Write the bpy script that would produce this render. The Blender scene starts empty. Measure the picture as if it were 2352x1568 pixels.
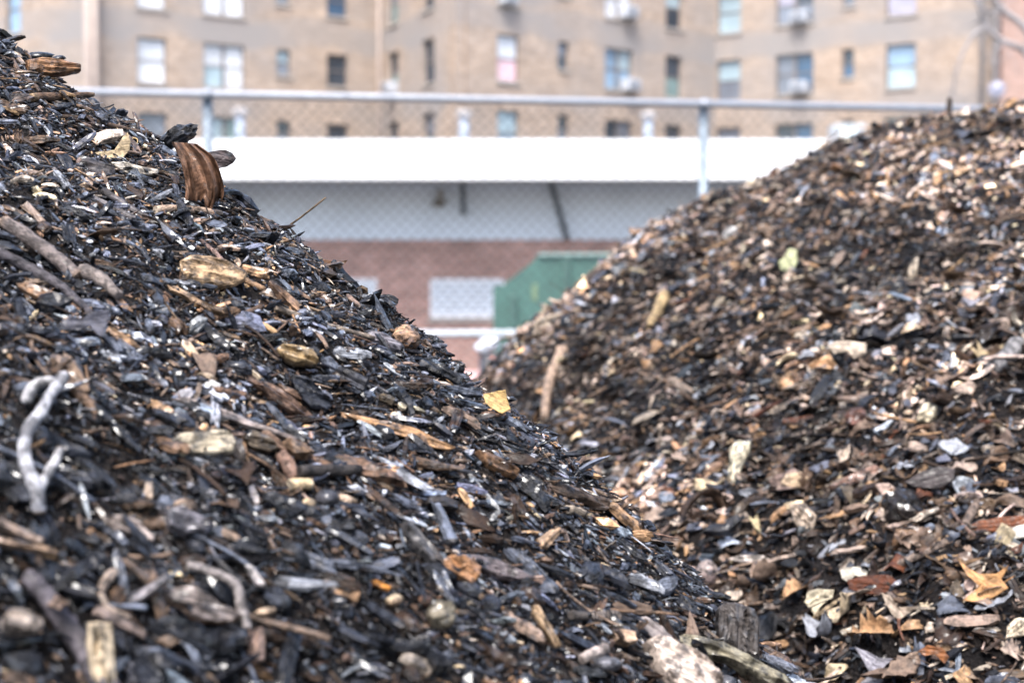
import bpy, math, random
import numpy as np
from mathutils import Vector

RNG = np.random.default_rng(7)
random.seed(7)
scene = bpy.context.scene
COL = scene.collection
CAMZ = 1.9                      # eye height above the ground
F = 3267.0                      # focal length in units of the 2352 px wide photograph
PITCH = math.radians(2.35)
cP, sP = math.cos(PITCH), math.sin(PITCH)
CAM = np.array([0.0, 0.0, CAMZ])

# ------------------------------------------------------------------ helpers
def ray(u, v):
    x = (u-1176.0)/F; y = (784.0-v)/F
    d = np.array([x, cP+y*sP, -sP+y*cP])
    return d/d[1]                                  # per metre of Y
def at(u, v, Y):
    return CAM+ray(u, v)*Y
def project(P):
    P = np.atleast_2d(P)-CAM
    f = P[:, 1]*cP-P[:, 2]*sP
    up = P[:, 1]*sP+P[:, 2]*cP
    return 1176+F*P[:, 0]/f, 784-F*up/f, f

def link(o, parent=None):
    COL.objects.link(o)
    if parent is not None: o.parent = parent
    return o
def tag(o, label, cat, group=None, kind=None):
    o['label'] = label; o['category'] = cat
    if group: o['group'] = group
    if kind: o['kind'] = kind
    return o
def empty(name, loc=(0, 0, 0), rz=0.0):
    o = bpy.data.objects.new(name, None); o.location = loc; o.rotation_euler = (0, 0, rz)
    o.empty_display_size = .1
    return link(o)

def raw_mesh(name, V, faces, mat, tint=None, lc=None, smooth=False, uv=None):
    """V (n,3); faces: list of index tuples or (loop_start, loop_verts) arrays"""
    me = bpy.data.meshes.new(name)
    V = np.asarray(V, dtype=np.float32)
    if isinstance(faces, tuple):
        starts, lv = faces
    else:
        lens = np.array([len(f) for f in faces]); lv = np.concatenate([np.array(f) for f in faces])
        starts = np.concatenate([[0], np.cumsum(lens)[:-1]])
    me.vertices.add(len(V)); me.vertices.foreach_set('co', V.ravel())
    me.loops.add(len(lv)); me.loops.foreach_set('vertex_index', lv.astype(np.int32))
    me.polygons.add(len(starts)); me.polygons.foreach_set('loop_start', starts.astype(np.int32))
    if smooth is not False:
        s = np.ones(len(starts), dtype=bool) if smooth is True else smooth
        me.polygons.foreach_set('use_smooth', s)
    else:
        me.polygons.foreach_set('use_smooth', np.zeros(len(starts), dtype=bool))
    me.update(calc_edges=True)
    if tint is not None:
        a = me.attributes.new('tint', 'FLOAT_COLOR', 'POINT')
        t = np.asarray(tint, dtype=np.float32)
        if t.ndim == 1: t = np.tile(t, (len(V), 1))
        if t.shape[1] == 3: t = np.concatenate([t, np.ones((len(t), 1), np.float32)], 1)
        a.data.foreach_set('color', t.ravel())
    if lc is not None:
        a = me.attributes.new('lc', 'FLOAT_VECTOR', 'POINT')
        a.data.foreach_set('vector', np.asarray(lc, dtype=np.float32).ravel())
    if uv is not None:
        l = me.uv_layers.new(name='UVMap'); l.data.foreach_set('uv', np.asarray(uv, dtype=np.float32).ravel())
    if mat is not None: me.materials.append(mat)
    return me
def mesh_obj(name, V, faces, mat, parent=None, **k):
    """local origin = centroid unless a parent is given"""
    V = np.asarray(V, dtype=float)
    c = np.zeros(3)
    if parent is None:
        c = V.mean(0); V = V-c
    o = bpy.data.objects.new(name, raw_mesh(name, V, faces, mat, **k))
    o.location = c
    return link(o, parent)

class MB:
    """collects boxes, tubes and lathes"""
    def __init__(s): s.V = []; s.F = []; s.n = 0
    def add(s, V, Fs):
        s.V.append(np.asarray(V, float)); s.F += [tuple(i+s.n for i in f) for f in Fs]; s.n += len(V)
    def box(s, x0, x1, y0, y1, z0, z1, bev=0.0):
        b = min(bev, (x1-x0)/2.01, (y1-y0)/2.01, (z1-z0)/2.01)
        if b <= 0:
            V = [(x, y, z) for x in (x0, x1) for y in (y0, y1) for z in (z0, z1)]
            s.add(V, [(0, 1, 3, 2), (4, 6, 7, 5), (0, 4, 5, 1), (2, 3, 7, 6), (0, 2, 6, 4), (1, 5, 7, 3)]); return
        V = []; idx = {}
        for i, x in enumerate((x0, x1)):
            for j, y in enumerate((y0, y1)):
                for k, z in enumerate((z0, z1)):
                    sx, sy, sz = (1, -1)[i], (1, -1)[j], (1, -1)[k]
                    for a in range(3):
                        idx[i, j, k, a] = len(V)
                        V.append((x+(0 if a == 0 else sx*b), y+(0 if a == 1 else sy*b), z+(0 if a == 2 else sz*b)))
        Fs = []
        for i in (0, 1):
            q = [idx[i, 0, 0, 0], idx[i, 1, 0, 0], idx[i, 1, 1, 0], idx[i, 0, 1, 0]]; Fs.append(tuple(q if i else q[::-1]))
            q = [idx[0, i, 0, 1], idx[0, i, 1, 1], idx[1, i, 1, 1], idx[1, i, 0, 1]]; Fs.append(tuple(q if i else q[::-1]))
            q = [idx[0, 0, i, 2], idx[1, 0, i, 2], idx[1, 1, i, 2], idx[0, 1, i, 2]]; Fs.append(tuple(q if i else q[::-1]))
        for i in (0, 1):
            for j in (0, 1):
                Fs.append((idx[i, j, 0, 0], idx[i, j, 1, 0], idx[i, j, 1, 1], idx[i, j, 0, 1]))
                Fs.append((idx[i, 0, j, 0], idx[i, 1, j, 0], idx[i, 1, j, 2], idx[i, 0, j, 2]))
                Fs.append((idx[0, i, j, 1], idx[1, i, j, 1], idx[1, i, j, 2], idx[0, i, j, 2]))
        for i in (0, 1):
            for j in (0, 1):
                for k in (0, 1): Fs.append((idx[i, j, k, 0], idx[i, j, k, 1], idx[i, j, k, 2]))
        s.add(V, Fs)
    def tube(s, pts, r, n=10, cap=True):
        pts = np.asarray(pts, float); m = len(pts)
        r = np.broadcast_to(np.asarray(r, float), (m,))
        V, Fs = tube_geo(pts, r, n, cap); s.add(V, Fs)
    def lathe(s, c, prof, n=20):
        """prof [(r,z)] about vertical axis through c"""
        V = []; Fs = []
        for (r, z) in prof:
            for k in range(n):
                a = 2*math.pi*k/n; V.append((c[0]+r*math.cos(a), c[1]+r*math.sin(a), c[2]+z))
        for i in range(len(prof)-1):
            for k in range(n):
                k2 = (k+1) % n; Fs.append((i*n+k, i*n+k2, (i+1)*n+k2, (i+1)*n+k))
        Fs.append(tuple(range(n))[::-1]); Fs.append(tuple((len(prof)-1)*n+k for k in range(n)))
        s.add(V, Fs)
    def build(s, name, mat, parent=None, smooth=False):
        return mesh_obj(name, np.concatenate(s.V), s.F, mat, parent, smooth=smooth)

def tube_geo(pts, r, n, cap=True, jit=0.0, oval=1.0):
    pts = np.asarray(pts, float); m = len(pts)
    T = np.gradient(pts, axis=0); T /= np.linalg.norm(T, axis=1)[:, None]+1e-12
    up = np.array([0, 0, 1.0]) if abs(T[0, 2]) < .9 else np.array([0, 1.0, 0])
    A = np.cross(T[0], up); A /= np.linalg.norm(A)
    V = []
    for i in range(m):
        A = A-T[i]*np.dot(A, T[i]); A /= np.linalg.norm(A); B = np.cross(T[i], A)
        for k in range(n):
            a = 2*math.pi*k/n
            rr = r[i]*(1+(RNG.normal()*jit if jit else 0))
            V.append(pts[i]+(A*math.cos(a)*oval+B*math.sin(a))*rr)
    Fs = [(i*n+k, i*n+(k+1) % n, (i+1)*n+(k+1) % n, (i+1)*n+k) for i in range(m-1) for k in range(n)]
    if cap:
        Fs.append(tuple(range(n))[::-1]); Fs.append(tuple((m-1)*n+k for k in range(n)))
    return np.array(V), Fs

def smooth_path(P, sub=5):
    P = np.asarray(P, float)
    if len(P) < 3:
        t = np.linspace(0, 1, sub+1)[:, None]; return P[0]*(1-t)+P[-1]*t
    Q = np.concatenate([[2*P[0]-P[1]], P, [2*P[-1]-P[-2]]]); out = []
    for i in range(1, len(Q)-2):
        for t in np.linspace(0, 1, sub, endpoint=False):
            a, b, c, d = Q[i-1], Q[i], Q[i+1], Q[i+2]
            out.append(.5*((2*b)+(-a+c)*t+(2*a-5*b+4*c-d)*t*t+(-a+3*b-3*c+d)*t**3))
    out.append(P[-1]); return np.array(out)

# value noise -------------------------------------------------------
_tab = RNG.random((256, 256))
def vnoise(x, y, s=1.0, o=0):
    x = np.asarray(x)/s+o*17.13+100; y = np.asarray(y)/s+o*31.7+100
    xi = np.floor(x).astype(int); yi = np.floor(y).astype(int); fx = x-xi; fy = y-yi
    fx = fx*fx*(3-2*fx); fy = fy*fy*(3-2*fy)
    g = lambda i, j: _tab[i % 256, j % 256]
    return ((g(xi, yi)*(1-fx)+g(xi+1, yi)*fx)*(1-fy)+(g(xi, yi+1)*(1-fx)+g(xi+1, yi+1)*fx)*fy)*2-1

# ------------------------------------------------------------------ materials
def new_mat(name):
    m = bpy.data.materials.new(name); m.use_nodes = True
    nt = m.node_tree; b = nt.nodes['Principled BSDF']
    return m, nt, b
def N(nt, t, **k):
    n = nt.nodes.new(t)
    for a, v in k.items():
        if a.startswith('i_'): n.inputs[a[2:].replace('_', ' ')].default_value = v
        else: setattr(n, a, v)
    return n
def L(nt, a, b): nt.links.new(a, b)
def math_n(nt, op, a, b=None, clamp=False):
    n = nt.nodes.new('ShaderNodeMath'); n.operation = op; n.use_clamp = clamp
    for i, x in enumerate((a, b)):
        if x is None: continue
        if isinstance(x, (int, float)): n.inputs[i].default_value = x
        else: nt.links.new(x, n.inputs[i])
    return n.outputs[0]
def maprange(nt, x, a, b, c, d):
    n = nt.nodes.new('ShaderNodeMapRange'); nt.links.new(x, n.inputs[0])
    for i, v in enumerate((a, b, c, d)): n.inputs[i+1].default_value = v
    return n.outputs[0]

def plain(name, col, rough=.6, metal=0.0, noise=.12, scale=3.0, bump=0.0, spec=.5):
    m, nt, b = new_mat(name)
    tc = N(nt, 'ShaderNodeTexCoord')
    n1 = N(nt, 'ShaderNodeTexNoise', i_Scale=scale, i_Detail=6.0, i_Roughness=.6)
    L(nt, tc.outputs['Object'], n1.inputs['Vector'])
    f = maprange(nt, n1.outputs[0], .3, .7, 1-noise, 1+noise)
    mx = N(nt, 'ShaderNodeVectorMath', operation='SCALE'); mx.inputs[0].default_value = col[:3]
    L(nt, f, mx.inputs['Scale']); L(nt, mx.outputs[0], b.inputs['Base Color'])
    r = maprange(nt, n1.outputs[0], .3, .7, min(1, rough*1.15), rough*.85); L(nt, r, b.inputs['Roughness'])
    b.inputs['Metallic'].default_value = metal; b.inputs['Specular IOR Level'].default_value = spec
    if bump:
        bp = N(nt, 'ShaderNodeBump', i_Strength=bump, i_Distance=.02); L(nt, n1.outputs[0], bp.inputs['Height']); L(nt, bp.outputs[0], b.inputs['Normal'])
    return m

def wood_material(name, grain=1.0, rough=(.22, .60), bump=1.0, dirt=.6, spec=.22, gx=.14, coat=.95):
    m, nt, b = new_mat(name)
    tint = N(nt, 'ShaderNodeAttribute', attribute_name='tint')
    lc = N(nt, 'ShaderNodeAttribute', attribute_name='lc')
    mp = N(nt, 'ShaderNodeMapping'); mp.inputs['Scale'].default_value = (gx, 1, 1); L(nt, lc.outputs['Vector'], mp.inputs['Vector'])
    g = N(nt, 'ShaderNodeTexNoise', i_Scale=620.0, i_Detail=3.0, i_Roughness=.6); L(nt, mp.outputs[0], g.inputs['Vector'])
    d = N(nt, 'ShaderNodeTexNoise', i_Scale=95.0, i_Detail=5.0, i_Roughness=.65); L(nt, lc.outputs['Vector'], d.inputs['Vector'])
    gf = maprange(nt, g.outputs[0], .33, .67, 1-.5*grain, 1+.42*grain)
    df = maprange(nt, d.outputs[0], .42, .56, 1-dirt, 1+.55*dirt)
    tot = math_n(nt, 'MULTIPLY', gf, df)
    sc = N(nt, 'ShaderNodeVectorMath', operation='SCALE'); L(nt, tint.outputs['Color'], sc.inputs[0]); L(nt, tot, sc.inputs['Scale'])
    L(nt, sc.outputs[0], b.inputs['Base Color'])
    r = maprange(nt, d.outputs[0], .35, .65, rough[0], rough[1]); L(nt, r, b.inputs['Roughness'])
    b.inputs['Specular IOR Level'].default_value = spec
    wet = N(nt, 'ShaderNodeTexNoise', i_Scale=140.0, i_Detail=2.0); L(nt, lc.outputs['Vector'], wet.inputs['Vector'])
    L(nt, maprange(nt, wet.outputs[0], .45, .62, 0, coat), b.inputs['Coat Weight']); b.inputs['Coat Roughness'].default_value = .12
    hh = math_n(nt, 'ADD', g.outputs[0], d.outputs[0])
    bp = N(nt, 'ShaderNodeBump', i_Strength=bump, i_Distance=.0022); L(nt, hh, bp.inputs['Height']); L(nt, bp.outputs[0], b.inputs['Normal'])
    return m
M_WOOD = wood_material('wet_wood', dirt=.72)
M_LEAF = wood_material('dead_leaf', grain=.35, rough=(.4, .75), bump=.5, dirt=.4, gx=.4, coat=.2)
M_STICK = wood_material('twig_bark', grain=.45, rough=(.45, .8), bump=.9, dirt=.6, gx=.45, coat=.15)
M_LITTER = wood_material('litter_bits', grain=.3, rough=(.35, .75), bump=.6, dirt=.5, spec=.25, coat=.45)

def soil_material():
    m, nt, b = new_mat('wet_soil')
    tc = N(nt, 'ShaderNodeTexCoord')
    n1 = N(nt, 'ShaderNodeTexNoise', i_Scale=60.0, i_Detail=10.0, i_Roughness=.7); L(nt, tc.outputs['Object'], n1.inputs['Vector'])
    vo = N(nt, 'ShaderNodeTexVoronoi', i_Scale=190.0); L(nt, tc.outputs['Object'], vo.inputs['Vector'])
    cr = N(nt, 'ShaderNodeValToRGB'); L(nt, n1.outputs[0], cr.inputs[0])
    cr.color_ramp.elements[0].position = .3; cr.color_ramp.elements[0].color = (.0015, .0015, .002, 1)
    cr.color_ramp.elements[1].position = .75; cr.color_ramp.elements[1].color = (.012, .009, .008, 1)
    L(nt, cr.outputs[0], b.inputs['Base Color']); b.inputs['Roughness'].default_value = .6; b.inputs['Specular IOR Level'].default_value = .15
    h = math_n(nt, 'ADD', n1.outputs[0], vo.outputs['Distance'])
    bp = N(nt, 'ShaderNodeBump', i_Strength=.9, i_Distance=.006); L(nt, h, bp.inputs['Height']); L(nt, bp.outputs[0], b.inputs['Normal'])
    return m
M_SOIL = soil_material()

def brick_material(name, c1, c2, mortar, bw, bh, ms, stain=None, zband=None, coord='UV'):
    m, nt, b = new_mat(name)
    tc = N(nt, 'ShaderNodeTexCoord')
    br = N(nt, 'ShaderNodeTexBrick', i_Scale=1.0)
    br.inputs['Color1'].default_value = c1+(1,); br.inputs['Color2'].default_value = c2+(1,); br.inputs['Mortar'].default_value = mortar+(1,)
    br.inputs['Mortar Size'].default_value = ms; br.inputs['Brick Width'].default_value = bw; br.inputs['Row Height'].default_value = bh
    br.inputs['Bias'].default_value = 0.0
    L(nt, tc.outputs[coord], br.inputs['Vector'])
    n1 = N(nt, 'ShaderNodeTexNoise', i_Scale=.55, i_Detail=6.0, i_Roughness=.62)
    mp = N(nt, 'ShaderNodeMapping'); mp.inputs['Scale'].default_value = (1, 2.2, 1); L(nt, tc.outputs[coord], mp.inputs['Vector']); L(nt, mp.outputs[0], n1.inputs['Vector'])
    n3 = N(nt, 'ShaderNodeTexNoise', i_Scale=2.6, i_Detail=4.0, i_Roughness=.7); L(nt, mp.outputs[0], n3.inputs['Vector'])
    f = math_n(nt, 'MULTIPLY', maprange(nt, n1.outputs[0], .3, .7, .80, 1.18), maprange(nt, n3.outputs[0], .38, .62, .76, 1.2))
    sc = N(nt, 'ShaderNodeVectorMath', operation='SCALE'); L(nt, br.outputs['Color'], sc.inputs[0]); L(nt, f, sc.inputs['Scale'])
    out = sc.outputs[0]
    if stain:
        mx = N(nt, 'ShaderNodeMix', data_type='RGBA'); L(nt, out, mx.inputs[6]); mx.inputs[7].default_value = stain+(1,)
        n2 = N(nt, 'ShaderNodeTexNoise', i_Scale=.28, i_Detail=5.0); L(nt, tc.outputs[coord], n2.inputs['Vector'])
        fac = maprange(nt, n2.outputs[0], .42, .66, 0, .75)
        if zband:
            sx = N(nt, 'ShaderNodeSeparateXYZ'); L(nt, tc.outputs[coord], sx.inputs[0])
            zz = math_n(nt, 'ADD', sx.outputs[1], maprange(nt, n2.outputs[0], .3, .7, -.35, .35))
            for (z0, z1, amt) in zband:
                a = maprange(nt, zz, z0-.12, z0+.12, 0, amt); c = maprange(nt, zz, z1-.12, z1+.12, 0, amt)
                fac = math_n(nt, 'ADD', fac, math_n(nt, 'SUBTRACT', a, c), True)
        L(nt, fac, mx.inputs[0]); out = mx.outputs[2]
    L(nt, out, b.inputs['Base Color']); b.inputs['Roughness'].default_value = .85
    bp = N(nt, 'ShaderNodeBump', i_Strength=.4, i_Distance=.01); L(nt, br.outputs['Fac'], bp.inputs['Height']); bp.invert = True; L(nt, bp.outputs[0], b.inputs['Normal'])
    return m

# ------------------------------------------------------------------ the mounds
SIL_L = [(-500, -330), (0, 58), (60, 122), (150, 172), (210, 214), (300, 268), (380, 318), (450, 362), (500, 412), (560, 465), (620, 520), (700, 582), (760, 640),
         (850, 712), (960, 800), (1060, 878), (1120, 935), (1200, 990), (1290, 1068), (1370, 1130), (1450, 1200), (1540, 1290), (1610, 1360), (1700, 1440), (1780, 1525), (1850, 1590), (2100, 1830)]
SIL_R = [(400, 1330), (1000, 960), (1090, 898), (1130, 850), (1200, 778), (1300, 690), (1450, 566), (1640, 452), (1800, 392), (1900, 358), (2000, 322), (2200, 272), (2352, 238), (2700, 180), (3200, 130)]
def YL(u): return np.interp(u, [-500, 0, 900, 1850, 2400], [1.62, 1.5, 1.32, 1.2, 1.15])
def YR(u): return np.interp(u, [0, 1100, 2400, 3200], [3.35, 3.45, 3.6, 3.7])
def make_ridge(sil, Yf, a, b, r, drop):
    sil = [(a_, b_+drop) for a_, b_ in sil]
    us = np.linspace(sil[0][0], sil[-1][0], 240)
    vs = np.interp(us, [p[0] for p in sil], [p[1] for p in sil])
    X = []; Z = []; YY = []
    t = np.linspace(-3*r, 3*r, 201)
    for u, v in zip(us, vs):
        Y = float(Yf(u)); p = at(u, v, Y); m = ray(u, v)[2]
        g = a*t-b*(np.sqrt(t*t+r*r)-r)
        off = (g-m*t).max()
        X.append(p[0]); Z.append(p[2]-off); YY.append(Y)
    o = np.argsort(X)
    return np.array(X)[o], np.array(YY)[o], np.array(Z)[o]
LX, LY, LZ = make_ridge(SIL_L, YL, -.2, .7, .08, 12)
RX, RY, RZ = make_ridge(SIL_R, YR, -.185, .615, .2, 1)
def hL(x, y):
    x = np.asarray(x, float); y = np.asarray(y, float)
    zs = np.interp(x, LX, LZ); ys = np.interp(x, LX, LY)
    zs = np.where(x < LX[0], LZ[0]-.25*np.abs(x-LX[0]), zs)
    zs = np.where(x > LX[-1], LZ[-1]-.8*(x-LX[-1]), zs)
    t = y-ys
    z = zs-.2*t-.7*(np.sqrt(t*t+.0064)-.08)
    z = z+.016*vnoise(x, y, .17, 1)+.011*vnoise(x, y, .07, 2)+.0055*vnoise(x, y, .026, 3)
    return np.maximum(z, -.05)
def hR(x, y):
    x = np.asarray(x, float); y = np.asarray(y, float)
    zs = np.interp(x, RX, RZ); ys = np.interp(x, RX, RY)
    zs = np.where(x < RX[0], RZ[0]-.5*np.abs(x-RX[0]), zs)
    zs = np.where(x > RX[-1], RZ[-1]-.1*(x-RX[-1]), zs)
    t = y-ys
    z = zs-.185*t-.615*(np.sqrt(t*t+.04)-.2)
    z = z+.05*vnoise(x, y, .35, 4)*np.clip(-t*3, .25, 1)+.028*vnoise(x, y, .15, 5)+.012*vnoise(x, y, .055, 6)
    return np.maximum(z, -.05)
def normal(h, x, y, e=.012):
    gx = (h(x+e, y)-h(x-e, y))/(2*e); gy = (h(x, y+e)-h(x, y-e))/(2*e)
    n = np.stack([-gx, -gy, np.ones_like(gx)], -1)
    return n/np.linalg.norm(n, axis=-1, keepdims=True)
def surf(u, v, side):
    """first point of a mound on the ray through a pixel"""
    h = hL if side == 'L' else hR
    Y = np.arange(.45, 2.2, .002) if side == 'L' else np.arange(1.3, 5.0, .003)
    P = CAM+ray(u, v)[None]*Y[:, None]
    below = P[:, 2] < h(P[:, 0], P[:, 1])
    if below.any(): i = int(np.argmax(below))
    else: i = int(np.argmin(P[:, 2]-h(P[:, 0], P[:, 1])))
    p = P[i]
    return p, normal(h, np.array([p[0]]), np.array([p[1]]), .03)[0]

def mound_mesh(name, h, xs, ys, label):
    X, Y = np.meshgrid(xs, ys, indexing='ij'); Z = h(X, Y)
    V = np.stack([X, Y, Z], -1).reshape(-1, 3); ny = len(ys); nx = len(xs)
    i = np.arange(nx-1)[:, None]*ny+np.arange(ny-1)[None]
    q = np.stack([i, i+ny, i+ny+1, i+1], -1).reshape(-1, 4)
    o = bpy.data.objects.new(name, raw_mesh(name, V, (np.arange(len(q))*4, q.ravel()), M_SOIL, smooth=True)); link(o)
    o['kind'] = 'structure'; o['label'] = label; o['category'] = 'mound'
    return o
def axis(a, b, f0, f1, fine, coarse):
    return np.unique(np.round(np.concatenate([np.arange(a, f0, coarse), np.arange(f0, f1, fine), np.arange(f1, b+coarse, coarse)]), 5))
mound_mesh('mulch_mound', hL, axis(-3.2, 2.6, -.9, .7, .005, .05), axis(-2.5, 5.0, .5, 1.8, .005, .05), 'steep dark mound of charred wood mulch nearer the camera')
mound_mesh('compost_mound', hR, axis(-2.6, 6.5, -.6, 2.0, .012, .08), axis(0.6, 8.5, 1.6, 4.2, .012, .08), 'broad brown mound of rotting leaves and chips beyond the dark one')

# ------------------------------------------------------------------ piece shapes (unit length along x)
def ico(sub=1):
    import bmesh
    bm = bmesh.new(); bmesh.ops.create_icosphere(bm, subdivisions=sub, radius=.5)
    V = np.array([v.co[:] for v in bm.verts]); Fs = [tuple(v.index for v in f.verts) for f in bm.faces]; bm.free()
    return V, Fs
def p_splinter(r, w=.22, t=.12, n=5, m=5):
    """long broken splinter: angular section, ragged ends"""
    xs = np.linspace(-.5, .5, m)+np.concatenate([[0], r.normal(0, .04, m-2), [0]])
    prof = 1-np.abs(np.linspace(-1, 1, m))**r.uniform(1.5, 5)*r.uniform(.3, .95)
    if r.random() < .4: prof *= np.linspace(1, r.uniform(.3, .8), m)
    base = [(math.cos(2*math.pi*k/n+.4)*r.uniform(.75, 1.15), math.sin(2*math.pi*k/n+.4)*r.uniform(.6, 1.2)) for k in range(n)]
    bend = r.normal(0, .08); bz = r.normal(0, .05)
    V = []
    for i in range(m):
        for k in range(n):
            a, b = base[k]
            V.append((xs[i]+r.normal(0, .03)*(2.2 if i in (0, m-1) else 1), a*w/2*prof[i]*r.uniform(.85, 1.15)+bend*(xs[i]**2*4-.5)*.5, b*t/2*prof[i]*r.uniform(.85, 1.15)+bz*(xs[i]**2*4-.5)))
    Fs = [(i*n+k, i*n+(k+1) % n, (i+1)*n+(k+1) % n, (i+1)*n+k) for i in range(m-1) for k in range(n)]
    Fs += [tuple(range(n))[::-1], tuple((m-1)*n+k for k in range(n))]
    return np.array(V), Fs, False
def p_slab(r, w=.45, t=.12, m=6, k=4):
    """flat split chip: straight grain, stepped ridges, ragged broken ends"""
    ends0 = r.normal(0, .07, k+1); ends1 = r.normal(0, .07, k+1)
    ridge = r.uniform(.45, 1.25, k+1); ridge[0] *= .5; ridge[-1] *= .5
    t0, t1 = r.uniform(.55, 1.0, 2); sk = r.normal(0, .12)
    camb = r.normal(0, .06); tw = r.normal(0, .15); arch = r.normal(0, .25)
    V = []
    for s in (1, -1):
        for i in range(m):
            f = i/(m-1)
            ww = w*((t0*(1-f)+t1*f)+.12*math.sin(f*math.pi))*(1+r.normal(0, .04))
            for j in range(k+1):
                g = j/k-.5
                x = -.5+f+(ends0[j]*(1-f)**2+ends1[j]*f**2)+sk*g
                y = g*ww
                z = t/2*(ridge[j]*(1+r.normal(0, .1)) if s == 1 else -.6)*(.55 if i in (0, m-1) else 1)
                z += camb*(4*(f-.5)**2-.4)+tw*(f-.5)*y+arch*g*g*w
                V.append((x, y, z))
    n = m*(k+1); Fs = []
    for i in range(m-1):
        for j in range(k):
            a, b, c, d = i*(k+1)+j, (i+1)*(k+1)+j, (i+1)*(k+1)+j+1, i*(k+1)+j+1
            Fs.append((a, b, c, d)); Fs.append((n+d, n+c, n+b, n+a))
    K = k+1
    rim = [i*K for i in range(m)]+[(m-1)*K+j for j in range(1, K)]+[i*K+K-1 for i in range(m-2, -1, -1)]+[j for j in range(K-2, 0, -1)]
    for a, b in zip(rim, rim[1:]+rim[:1]): Fs.append((b, a, n+a, n+b))
    return np.array(V), Fs, False
def p_chunk(r, w=.7, t=.5, sub=1, rough=.16, smooth=False):
    V, Fs = ico(sub)
    V = V*(1+r.normal(0, rough, (len(V), 1)))*np.array([1, w, t])
    return V, Fs, smooth
def p_twig(r, rad=.04, n=6, m=6, bend=.12):
    x = np.linspace(-.5, .5, m); a, b = r.normal(0, bend, 2)
    P = np.stack([x, a*(x*x*4-.5)+r.normal(0, rad*.16, m), b*(x*x*4-.5)*.6+r.normal(0, rad*.12, m)], 1)
    V, Fs = tube_geo(P, rad*np.linspace(1, r.uniform(.6, 1), m)*r.uniform(.9, 1.15, m), n)
    return V, Fs, True
def p_leaf(r, w=.5, curl=.3, m=6, n=5, lobed=False):
    """curled scrap of dead leaf with thickness"""
    xs = np.linspace(0, 1, m)
    hw = np.sin(np.clip(xs*.94+.04, 0, 1)*math.pi)**r.uniform(.4, .9)*w*r.uniform(.7, 1.2, m)
    if lobed: hw *= np.where(np.arange(m) % 2 == 0, .45, 1.25)
    c1, c2, fold = r.normal(0, curl), r.normal(0, curl*.8), abs(r.normal(0, curl))
    V = []
    for s in (0, 1):
        for i, x in enumerate(xs):
            for j, y in enumerate(np.linspace(-1, 1, n)):
                yy = y*hw[i]/2
                z = c1*(x-.5)**2*2+fold*abs(y)*hw[i]*.6+c2*(x-.5)*y*.5+.035*math.sin(7*x+3*y+c1*9)
                V.append((x-.5+.03*math.sin(y*5+i), yy, z-s*.012))
    k = m*n
    Fs = []
    for i in range(m-1):
        for j in range(n-1):
            a, b, c, d = i*n+j, (i+1)*n+j, (i+1)*n+j+1, i*n+j+1
            Fs.append((a, b, c, d)); Fs.append((k+d, k+c, k+b, k+a))
    rim = [i*n for i in range(m)]+[(m-1)*n+j for j in range(1, n)]+[i*n+n-1 for i in range(m-2, -1, -1)]+[j for j in range(n-2, 0, -1)]
    for a, b in zip(rim, rim[1:]+rim[:1]): Fs.append((b, a, k+a, k+b))
    return np.array(V), Fs, True

def scatter(name, mat, protos, P, n, length, tdir, ang_sd, tilt_sd, tints, lift, label, cat, widthj=.25, flat=.5):
    """many small pieces of loose material as one mesh"""
    cnt = len(P)
    n = n*(1-flat)+np.array([0, 0, 1.0])*flat; n /= np.linalg.norm(n, axis=1, keepdims=True)
    a = tdir-(n*(tdir*n).sum(1, keepdims=True)); a /= np.linalg.norm(a, axis=1, keepdims=True)
    b = np.cross(n, a)
    th = RNG.normal(0, ang_sd, cnt)+np.where(RNG.random(cnt) < .2, RNG.uniform(-1.6, 1.6, cnt), 0)
    def rot(A, B, t): c, s = np.cos(t)[:, None], np.sin(t)[:, None]; return A*c+B*s, -A*s+B*c
    a, b = rot(a, b, th)
    a, n2 = rot(a, n, RNG.normal(0, tilt_sd, cnt)); b, n2 = rot(b, n2, RNG.normal(0, tilt_sd*1.3, cnt))
    flip = np.where(RNG.random(cnt) < .5, 1, -1)[:, None]
    a = a*flip; b = b*flip
    R = np.stack([a, b, n2], 1)           # rows
    which = RNG.integers(0, len(protos), cnt)
    Vs, Ts, Ls, LV, ST, SM = [], [], [], [], [], []; off = 0; loff = 0
    for k, (pv, pf, sm) in enumerate(protos):
        id_ = np.nonzero(which == k)[0]
        if not len(id_): continue
        c = len(id_)
        s = length[id_][:, None, None]*np.concatenate([np.ones((c, 1, 1)), RNG.uniform(1-widthj, 1+widthj, (c, 1, 2))], 2)
        loc = pv[None]*s
        W = np.einsum('cvi,cij->cvj', loc, R[id_])+(P[id_]+n[id_]*(lift[id_]*length[id_])[:, None])[:, None]
        Vs.append(W.reshape(-1, 3)); Ls.append((loc+RNG.uniform(0, 3, (c, 1, 3))).reshape(-1, 3))
        Ts.append(np.repeat(tints[id_], len(pv), 0))
        lens = np.array([len(f) for f in pf]); flat = np.concatenate([np.array(f) for f in pf]); tot = len(flat)
        LV.append((flat[None]+(np.arange(c)*len(pv))[:, None]+off).ravel())
        st = np.concatenate([[0], np.cumsum(lens)[:-1]])
        ST.append((st[None]+(np.arange(c)*tot)[:, None]+loff).ravel()); SM.append(np.full(c*len(pf), sm))
        off += c*len(pv); loff += c*tot
    me = raw_mesh(name, np.concatenate(Vs), (np.concatenate(ST), np.concatenate(LV)), mat, tint=np.concatenate(Ts), lc=np.concatenate(Ls), smooth=np.concatenate(SM))
    o = bpy.data.objects.new(name, me); link(o); tag(o, label, cat, kind='stuff'); return o

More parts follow.
